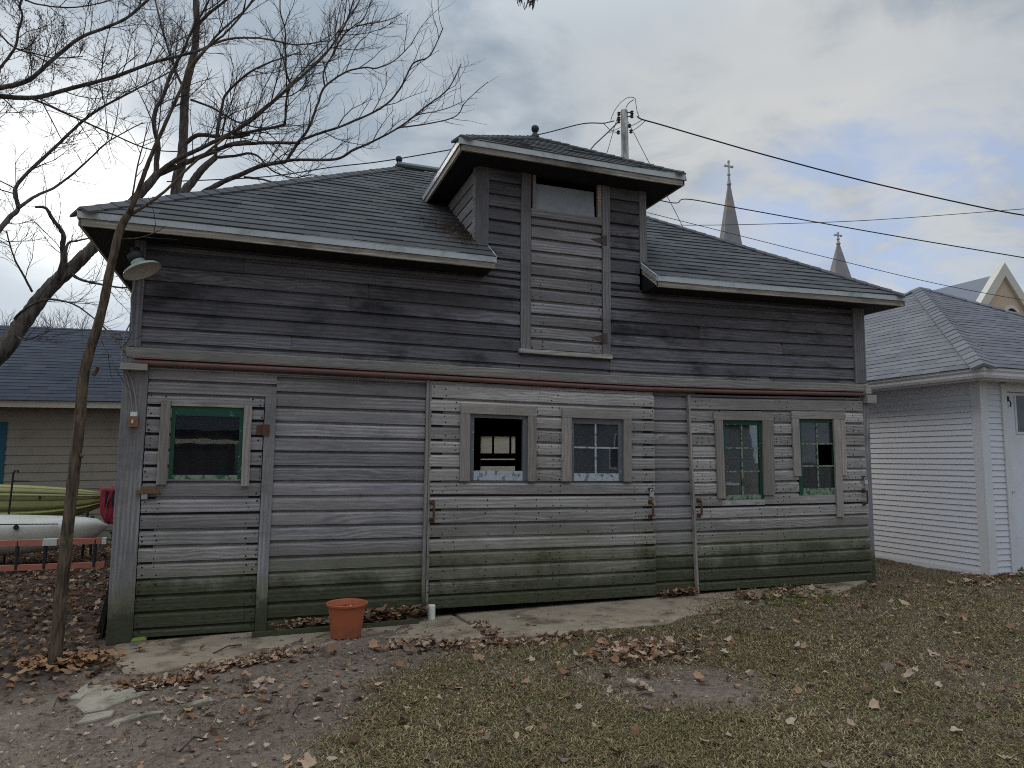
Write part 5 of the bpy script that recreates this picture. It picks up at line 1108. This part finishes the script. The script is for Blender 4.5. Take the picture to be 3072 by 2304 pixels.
for p in vv[:26000:9]:
    d = np.array(p)-CAM; w = d@_F
    if w <= 0: continue
    px, py = 1536+FPX*(d@R_)/w, 1152-FPX*(d@U_)/w
    if px < 420 and py < 340 and random.random() < (.8 if px < 170 else .35):
        for k in range(random.randint(2, 4)):
            q = p+Vector((random.gauss(0, .02), random.gauss(0, .02), -random.uniform(.01, .04))); a = random.uniform(0, 6.3); l = random.uniform(.018, .034); w_ = .0045
            c, s = math.cos(a)*w_, math.sin(a)*w_; j = random.gauss(0, .008)
            mb.add([tuple(q), tuple(q+Vector((c, s, -l*.5))), tuple(q+Vector((j, j, -l))), tuple(q-Vector((c, s, l*.5)))], [(0, 1, 2, 3)])
mb.build('hanging_seeds', MAT['twig'], OT, kind='stuff')
tree('sapling', 'slender young tree with peeling tan bark leaning in front of the barn corner', [
    ('trunk', [(160, 2025), (164, 1990), (178, 1850), (195, 1660), (215, 1480), (236, 1290), (253, 1117), (280, 1020), (307, 927), (335, 790), (360, 690), (383, 646)], -.50, -.62, 42, 21, 0, 0, 0),
    ('limb', A1((765, 1310), (815, 1200), (870, 1050), (920, 920), (1000, 740), (1090, 540), (1150, 400), (1270, 270), (1360, 200), (1480, 60), (1550, -40)), -.62, -1.1, 16, 4, 2.2, .45, 2),
    ('limb', A1((765, 1310), (900, 1225), (1010, 1140), (1150, 1000), (1270, 900), (1400, 800), (1540, 690), (1700, 560), (1850, 400), (1950, 300), (2060, 160)), -.62, -1.0, 10, 2.5, 2.2, .4, 2),
    ('limb', A1((790, 1240), (830, 1000), (870, 850), (890, 740)), -.62, -.7, 6, 2, 3, .35, 1),
    ('limb', A1((735, 1440), (840, 1435), (940, 1400), (1000, 1365)), -.6, -.9, 4, 2, 2, .3, 1),
    ('limb', A5((760, 1030), (790, 1070), (830, 1120), (940, 1250)), -.56, -.9, 5, 2, 2, .3, 1),
    ('limb', A5((745, 1070), (760, 1160), (830, 1280), (880, 1400)), -.56, -.8, 4, 2, 2, .3, 1),
    ('branch_stub', A5((690, 1400), (715, 1370), (725, 1335)), -.55, -.58, 13, 10, 0, 0, 0),
    ('branch_stub', A5((650, 1430), (628, 1410), (620, 1390)), -.55, -.58, 12, 10, 0, 0, 0),
    ('branch_stub', [(228, 1365), (240, 1362), (246, 1370)], -.53, -.58, 13, 10, 0, 0, 0)], MAT['twig'], MAT['sapling'], at(160, 2025, -.50))
random.seed(33)
for bx, by, hh_, nm in ((-9.5, 19, 6.8, 'fine twiggy bare tree far beyond the shed roof at the left edge'), (-5.6, 22, 6.4, 'second fine twiggy bare tree beyond the shed, seen near the sapling')):
    t = thing('bare_tree', nm, 'tree', (bx, by, 0)); mb = MB()
    MB().tube([(bx, by, 0), (bx+.1, by, 1.5), (bx, by, 3.2)], [.12, .10, .07], 8).build('trunk', MAT['barkL'], t)
    for k in range(26):
        a = random.uniform(0, 6.3); b = random.uniform(.15, .75); pth = [Vector((bx, by, random.uniform(1.4, 3.2)))]
        d = Vector((math.cos(a)*b, math.sin(a)*b, 1)).normalized()
        for j in range(5): pth.append(pth[-1]+d*(hh_-3)/5+Vector((random.gauss(0, .07), random.gauss(0, .07), 0)))
        mb.tube(pth, [.022-.003*j for j in range(6)], 4, False); grow(mb, pth, .016, 3.5, 1.0, 2, .35, .006)
    mb.build('twigs', MAT['twig'], t, kind='stuff')
# drooping evergreen spray at the top, from a branch of a tree above the yard
eb = thing('evergreen_branch', 'dark drooping evergreen twig hanging in from the top edge of the picture', 'branch', tuple(at(1560, -160, -3.2)))
MB().tube([at(1500, -260, -3.0), at(1560, -160, -3.2), at(1590, -60, -3.25), at(1600, -10, -3.25)], [.008, .006, .004, .003], 6).build('stem', MAT['twig'], eb)
mb = MB()
for k in range(70):
    b = at(random.gauss(1592, 9), random.uniform(-40, 8), -3.25) if random.random() < .8 else at(random.gauss(1556, 4), random.uniform(-25, 2), -3.25)
    d = Vector((random.gauss(0, .35), random.gauss(0, .35), -1)).normalized(); l = random.uniform(.02, .06)
    mb.tube([b, b+d*l*.6+Vector((random.gauss(0, .004), 0, 0)), b+d*l], [.0022, .0035, .0012], 4, False)
mb.build('needles', MAT['twig'], eb, kind='stuff')

# ------------------------------------------------------------------ houses across the yard (seen mirrored in the panes)
hs = thing('house', 'pale clapboard house across the yard, mirrored in the barn windows', 'house', (12, -30, 0))
mb = MB()
for k in range(20): mb.extr(lap(.4+.16*k, .56+.16*k, -26.0, 1), -2, 26, 1)
mb.build('siding', MAT['mirror_siding'], hs, kind='stuff'); MB().box(-2, 26, -34, -26.001, 0, 3.6).build('wall', MAT['white_trim'], hs)
for x in (3.0, 7.0, 12.0, 18.0):
    w = MB().box(x-.08, x+1.2, -25.985, -25.95, 1.1, 2.9).build('window', MAT['white_trim'], hs); MB().box(x, x+1.12, -25.949, -25.94, 1.18, 2.82).build('pane', MAT['dark'], w)
mb = MB(); mb.add([(-2.5, -25.4, 3.5), (26.5, -25.4, 3.5), (26.5, -30, 5.4), (-2.5, -30, 5.4), (26.5, -34.6, 3.5), (-2.5, -34.6, 3.5)], [(0, 1, 2, 3), (3, 2, 4, 5)]); mb.build('roof', MAT['sroof'], hs)
h2 = thing('house', 'low dark roofed outbuilding across the yard, mirrored in the green window of the left door', 'house', (-6, -20, 0))
MB().box(-14, 0.2, -22, -16, 0, 2.3).build('wall', MAT['inside'], h2)
mb = MB(); mb.add([(-14.5, -15.5, 2.05), (.7, -15.5, 2.35), (.7, -19, 3.3), (-14.5, -19, 2.5), (.7, -22.5, 2.2), (-14.5, -22.5, 2.2)], [(0, 1, 2, 3), (3, 2, 4, 5)]); mb.build('roof', MAT['sroof'], h2)
MB().box(-14.5, .7, -15.52, -15.49, 1.92, 2.06).build('fascia', MAT['shed_trim'], h2)

# ------------------------------------------------------------------ fallen leaves and grass
random.seed(77)
def leaf_shape(seed, lob):
    r_ = random.Random(seed); pts = [(0, 0, 0)]; n = 13; L_ = 1.0
    for k in range(n):
        a = -math.pi/2+2*math.pi*(k+.5)/n; rad = .5*(1-.30*lob*(k % 2))*(.85+.3*r_.random()); pts.append((rad*math.cos(a)*.85, rad*math.sin(a)*1.15, 0))
    cu, cv, tw = r_.uniform(-.6, 1.3), r_.uniform(-.5, 1.4), r_.uniform(-.6, .6)
    V_ = [(x, y, cu*x*x+cv*y*y+tw*x*y+r_.uniform(-.03, .03)) for x, y, z in pts]
    return np.array(V_), [(0, 1+k, 1+(k+1) % n) for k in range(n)]
SHAPES = [leaf_shape(s, .4+.9*random.random()) for s in range(10)]
spots = []      # x, y, size, lift
def scatter(n, fx, size, lift=.012, zf=None):
    for _ in range(n):
        x, y = fx(); spots.append((x, y, random.uniform(*size), random.random()*lift, zf))
def gau(p, sx, sy): return lambda: (random.gauss(p[0], sx), random.gauss(p[1], sy))
def left_yard():
    while True:
        x, y = random.uniform(-4.6, .35), random.uniform(-1.5, 7.8)
        if x > -.02 and y > -.25: continue
        if y < -.7 and random.random() > (y+1.6)/1.0: continue
        if x > .1 and y > -.6: continue
        return x, y
scatter(7000, left_yard, (.03, .085), .03)
def lawn():
    while True:
        x, y = random.uniform(.3, 10.5), random.uniform(-4.9, -.2)
        if y > -.9+.06*x and x < 7: continue
        if x < 1.8 and random.random() < .6: continue
        return x, y
scatter(330, lawn, (.055, .105), .03); scatter(700, lawn, (.03, .07), .015)
def px_line(a, b, s):
    def f():
        t = random.random(); p = onz(a[0]+(b[0]-a[0])*t, a[1]+(b[1]-a[1])*t, .03); return p.x+random.gauss(0, s), p.y+random.gauss(0, s)
    return f
scatter(260, px_line((560, 2020), (860, 1965), .055), (.03, .07), .025)
scatter(120, px_line((380, 2050), (600, 2025), .09), (.03, .08), .02)
scatter(90, px_line((700, 1995), (950, 1955), .06), (.03, .06), .02)
scatter(140, px_line((1160, 1950), (1560, 1935), .08), (.03, .09), .02)
scatter(60, px_line((1440, 1880), (1490, 1925), .05), (.04, .09), .03)
scatter(80, px_line((1600, 1925), (1800, 1905), .09), (.04, .09), .02)
scatter(330, gau(PILE, .23, .14), (.03, .085), .04)
scatter(90, px_line((2230, 1830), (2420, 1800), .11), (.04, .10), .03)
scatter(70, px_line((2900, 1790), (3060, 1760), .14), (.05, .10), .03)
scatter(60, px_line((2990, 1735), (3072, 1735), .07), (.05, .10), .03)
sz = lambda x, y: .0185*x+.016
scatter(130, lambda: (random.uniform(1.98, 2.68), random.uniform(-.19, -.03)), (.06, .115), .085, lambda x, y: .0185*x+.03)
scatter(80, lambda: (random.uniform(1.3, 1.95), random.uniform(-.17, -.03)), (.05, .09), .05, lambda x, y: .0185*x+.025)
scatter(60, lambda: (random.uniform(5.26, 5.70), random.uniform(-.14, -.0)), (.05, .10), .05, sz)
scatter(60, lambda: (random.uniform(.4, 7.5), random.uniform(-.7, -.1)), (.015, .045), .004, sz)
scatter(26, gau((1.905, -.52), .055, .055), (.05, .09), .02, lambda x, y: .25)
scatter(70, px_line((640, 2120), (900, 2060), .25), (.03, .07), .01)
scatter(700, lambda: (random.uniform(-.8, 2.8), random.uniform(-4.4, -.8)), (.012, .045), .006); scatter(900, lambda: (random.uniform(.5, 8), random.uniform(-4.8, -.6)), (.012, .035), .012)
sp0 = at(175, 1960, -.45)
oak = [(sp0.x+random.gauss(.10, .17), sp0.y+random.gauss(-.06, .10), random.uniform(.05, .085), random.random()*.06, None) for _ in range(150)]
def leaf_xform(x, y, s, lift, zf):
    z = (zf(x, y) if zf else zgs(x, y))+.010+lift
    return Matrix.Translation((x, y, z)) @ Matrix.Rotation(random.uniform(0, 6.3), 4, 'Z') @ Matrix.Rotation(random.gauss(0, .30), 4, 'X') @ Matrix.Rotation(random.gauss(0, .30), 4, 'Y') @ Matrix.Diagonal((s, s, s, 1))
def dist(q): return (Vector((q[0], q[1], 0.02))-Vector(CAM)).length/q[2]
def in_view(q):
    d = np.array((q[0], q[1], .03))-CAM; w = d@_F
    return w > 0 and abs(d@R_/w) < .72 and d@U_/w > -.54
spots.sort(key=dist)
lm = []
for V_, F_ in SHAPES:
    me = bpy.data.meshes.new('leaf'); me.from_pydata([tuple(p) for p in V_], [], F_); me.materials.append(MAT['leaf']); lm.append(me)
ld = []
for me in lm: md = me.copy(); md.materials[0] = MAT['leafdull']; ld.append(md)
cnt = 0; rest = []
for q in spots:
    if cnt < 290 and q[4] is None and q[2] > .05 and in_view(q):
        o = bpy.data.objects.new('leaf', random.choice(ld if q[0] < .5 and q[1] > -1.4 and random.random() < .85 else lm)); COL.objects.link(o); o.parent = ground; o.matrix_world = leaf_xform(*q); cnt += 1
    else: rest.append(q)
def leaf_mass(name, lst, mat, label, cat):
    Vs, Fs, off = [], [], 0
    for q in lst:
        V_, F_ = random.choice(SHAPES); m_ = np.array(leaf_xform(*q)); Vs.append(V_ @ m_[:3, :3].T+m_[:3, 3]); Fs.append(np.array(F_)+off); off += len(V_)
    o = fast_mesh(name, np.concatenate(Vs), np.concatenate(Fs), mat); o['label'] = label; o['category'] = cat
dull = [q for q in rest if q[0] < .45 and q[1] > -1.6 and (q[0]*7919.3) % 1 < .85]; dl_ = set(map(id, dull))
leaf_mass('fallen_leaves', [q for q in rest if id(q) not in dl_], MAT['leaf'], 'tan fallen leaves scattered over the lawn, slab and dirt', 'leaves')
leaf_mass('leaf_litter', dull, MAT['leafdull'], 'dark brown leaf litter covering the slope left of the barn', 'leaves')
leaf_mass('fallen_leaves', oak, MAT['oakleaf'], 'heap of orange oak leaves round the foot of the sapling', 'leaves')
mb = MB()
for k in range(46):
    p = onz(random.gauss(2400, 70), random.gauss(1788, 12), .15); r_ = random.uniform(.015, .07); h_ = random.uniform(.008, .03); z = zgs(p.x, p.y)+.006
    ring = lambda q, zz_: [(p.x+q*r_*math.cos(a)*(1+.2*math.sin(3*a+k)), p.y+q*r_*math.sin(a)*.8, zz_) for a in [2*math.pi*i/9 for i in range(9)]]
    mb.loft([ring(1, z-.005), ring(.85, z+h_*.7), ring(.4, z+h_)])
o = mb.build('moss_patches', MAT['mossdark'], None, kind='stuff'); o['label'] = 'dark green moss cushions at the right end of the concrete'; o['category'] = 'moss'
mb = MB()
for k in range(6500):
    x, y = random.uniform(-1.2, 6.5), random.uniform(-4.6, -.75); q = float(turf(np.array([x]), np.array([y]))[0])
    if random.random() < q*1.1: continue
    r_ = random.uniform(.003, .006)*random.choice((1, 1, 1.6, 2.4)); z = zgs(x, y)+.004; a = random.uniform(0, 6.3); e = random.uniform(.5, 1.3)
    pt_ = lambda b, h: (x+r_*math.cos(a+b), y+e*r_*math.sin(a+b), z+h)
    mb.add([pt_(0, 0), pt_(1.5, 0), pt_(3.1, 0), pt_(4.5, 0), (x, y, z+r_*random.uniform(.6, 1.2))], [(0, 1, 4), (1, 2, 4), (2, 3, 4), (3, 0, 4)])
o = mb.build('soil_crumbs', MAT['soil'], None, kind='stuff'); o['label'] = 'loose crumbs of soil on the bare ground'; o['category'] = 'soil'
# pale chips and pebbles
mb = MB()
for k in range(700):
    x, y = random.uniform(-.6, 7), random.uniform(-4.2, -.2); s = random.uniform(.003, .011); z = zgs(x, y)+.008
    mb.add([(x+s, y, z), (x, y+s, z), (x-s, y, z), (x, y-s, z), (x, y, z+s*.8)], [(0, 1, 4), (1, 2, 4), (2, 3, 4), (3, 0, 4)])
o = mb.build('pale_chips', MAT['chip'], None, kind='stuff'); o['label'] = 'tiny pale stones and shell chips in the dirt'; o['category'] = 'pebbles'
# fallen sticks
for (a, b, w, lb) in (((1240, 1936), (1205, 1934), 7, 'short dark stick on the slab edge in front of the pot'), ((640, 1958), (725, 1934), 4, 'thin straight twig lying on the left slab'), ((880, 2140), (912, 2108), 6, 'curved dry twig lying in the bare dirt'), ((540, 2240), (620, 2205), 5, 'dark twig in the dirt near the bottom edge'), ((1925, 2025), (1950, 2055), 5, 'short twig at the edge of the bare patch in the lawn'), ((160, 2115), (185, 2085), 5, 'pale dry stalk left of the flat stones')):
    p, q = onz(*a, .03), onz(*b, .03); m_ = (p+q)/2+Vector((0, 0, .012)); p.z = zgs(p.x, p.y)+.02; q.z = zgs(q.x, q.y)+.02; m_.z += .008
    tag(MB().tube([p, m_, q], [pxr(w, p)]*3, 6).build('stick', MAT['twig'] if 'pale' not in lb else MAT['sapling'], None), lb, 'stick', 'fallen sticks')
# grass blades: many more close to the viewer, fewer far off
N = 1000000
u = rng.random(N); D = 2.35*(13.5/2.35)**(u**.95); th = rng.uniform(-.74, .84, N)
x = CAM[0]+D*np.sin(YAW+th); y = CAM[1]+D*np.cos(YAW+th)
ok = (y < .15+.02*x) & ~((x > -.05) & (x < 8.3) & (y > -.02)) & ~((x > 9.72) & (y > -.42)) | ((x > 8.35) & (x < 9.7) & (y < 3))
keep = ok & (rng.random(N) < turf(x+rng.normal(0, .13, N), y+rng.normal(0, .13, N))); x, y = x[keep], y[keep]; n = len(x)
far = np.hypot(x-CAM[0], y-CAM[1])
h = rng.uniform(.015, .046, n)*(1+.35*wob(x, y, 5.0, 1.0)); wd = rng.uniform(.0013, .0034, n)*(1+.10*np.maximum(far-3, 0)); a = rng.uniform(0, 2*np.pi, n); tilt = rng.uniform(.75, 1.55, n)
z = zg(x, y)+.002+rng.uniform(0, .010, n)
dx, dy = np.cos(a), np.sin(a); bend = rng.normal(0, .7, n)
l1x, l1y, l1z = dx*np.sin(tilt)*h*.55, dy*np.sin(tilt)*h*.55, np.cos(tilt)*h*.55
a2 = a+bend; t2 = tilt+rng.uniform(.1, .7, n)
l2x, l2y, l2z = l1x+np.cos(a2)*np.sin(t2)*h*.5, l1y+np.sin(a2)*np.sin(t2)*h*.5, l1z+np.cos(t2)*h*.5
sxv, syv = -dy*wd, dx*wd
V = np.empty((n, 5, 3))
V[:, 0] = np.stack([x-sxv, y-syv, z], 1); V[:, 1] = np.stack([x+sxv, y+syv, z], 1)
V[:, 2] = np.stack([x+l1x+sxv*.8, y+l1y+syv*.8, z+l1z], 1); V[:, 3] = np.stack([x+l1x-sxv*.8, y+l1y-syv*.8, z+l1z], 1)
V[:, 4] = np.stack([x+l2x, y+l2y, np.maximum(z+l2z, z+.002)], 1)
b0 = np.arange(n)*5
F = np.concatenate([np.stack([b0, b0+1, b0+2], 1), np.stack([b0, b0+2, b0+3], 1), np.stack([b0+3, b0+2, b0+4], 1)])
o = fast_mesh('grass', V.reshape(-1, 3), F, MAT['grass']); o['label'] = 'short dormant tan and green lawn grass'; o['category'] = 'grass'
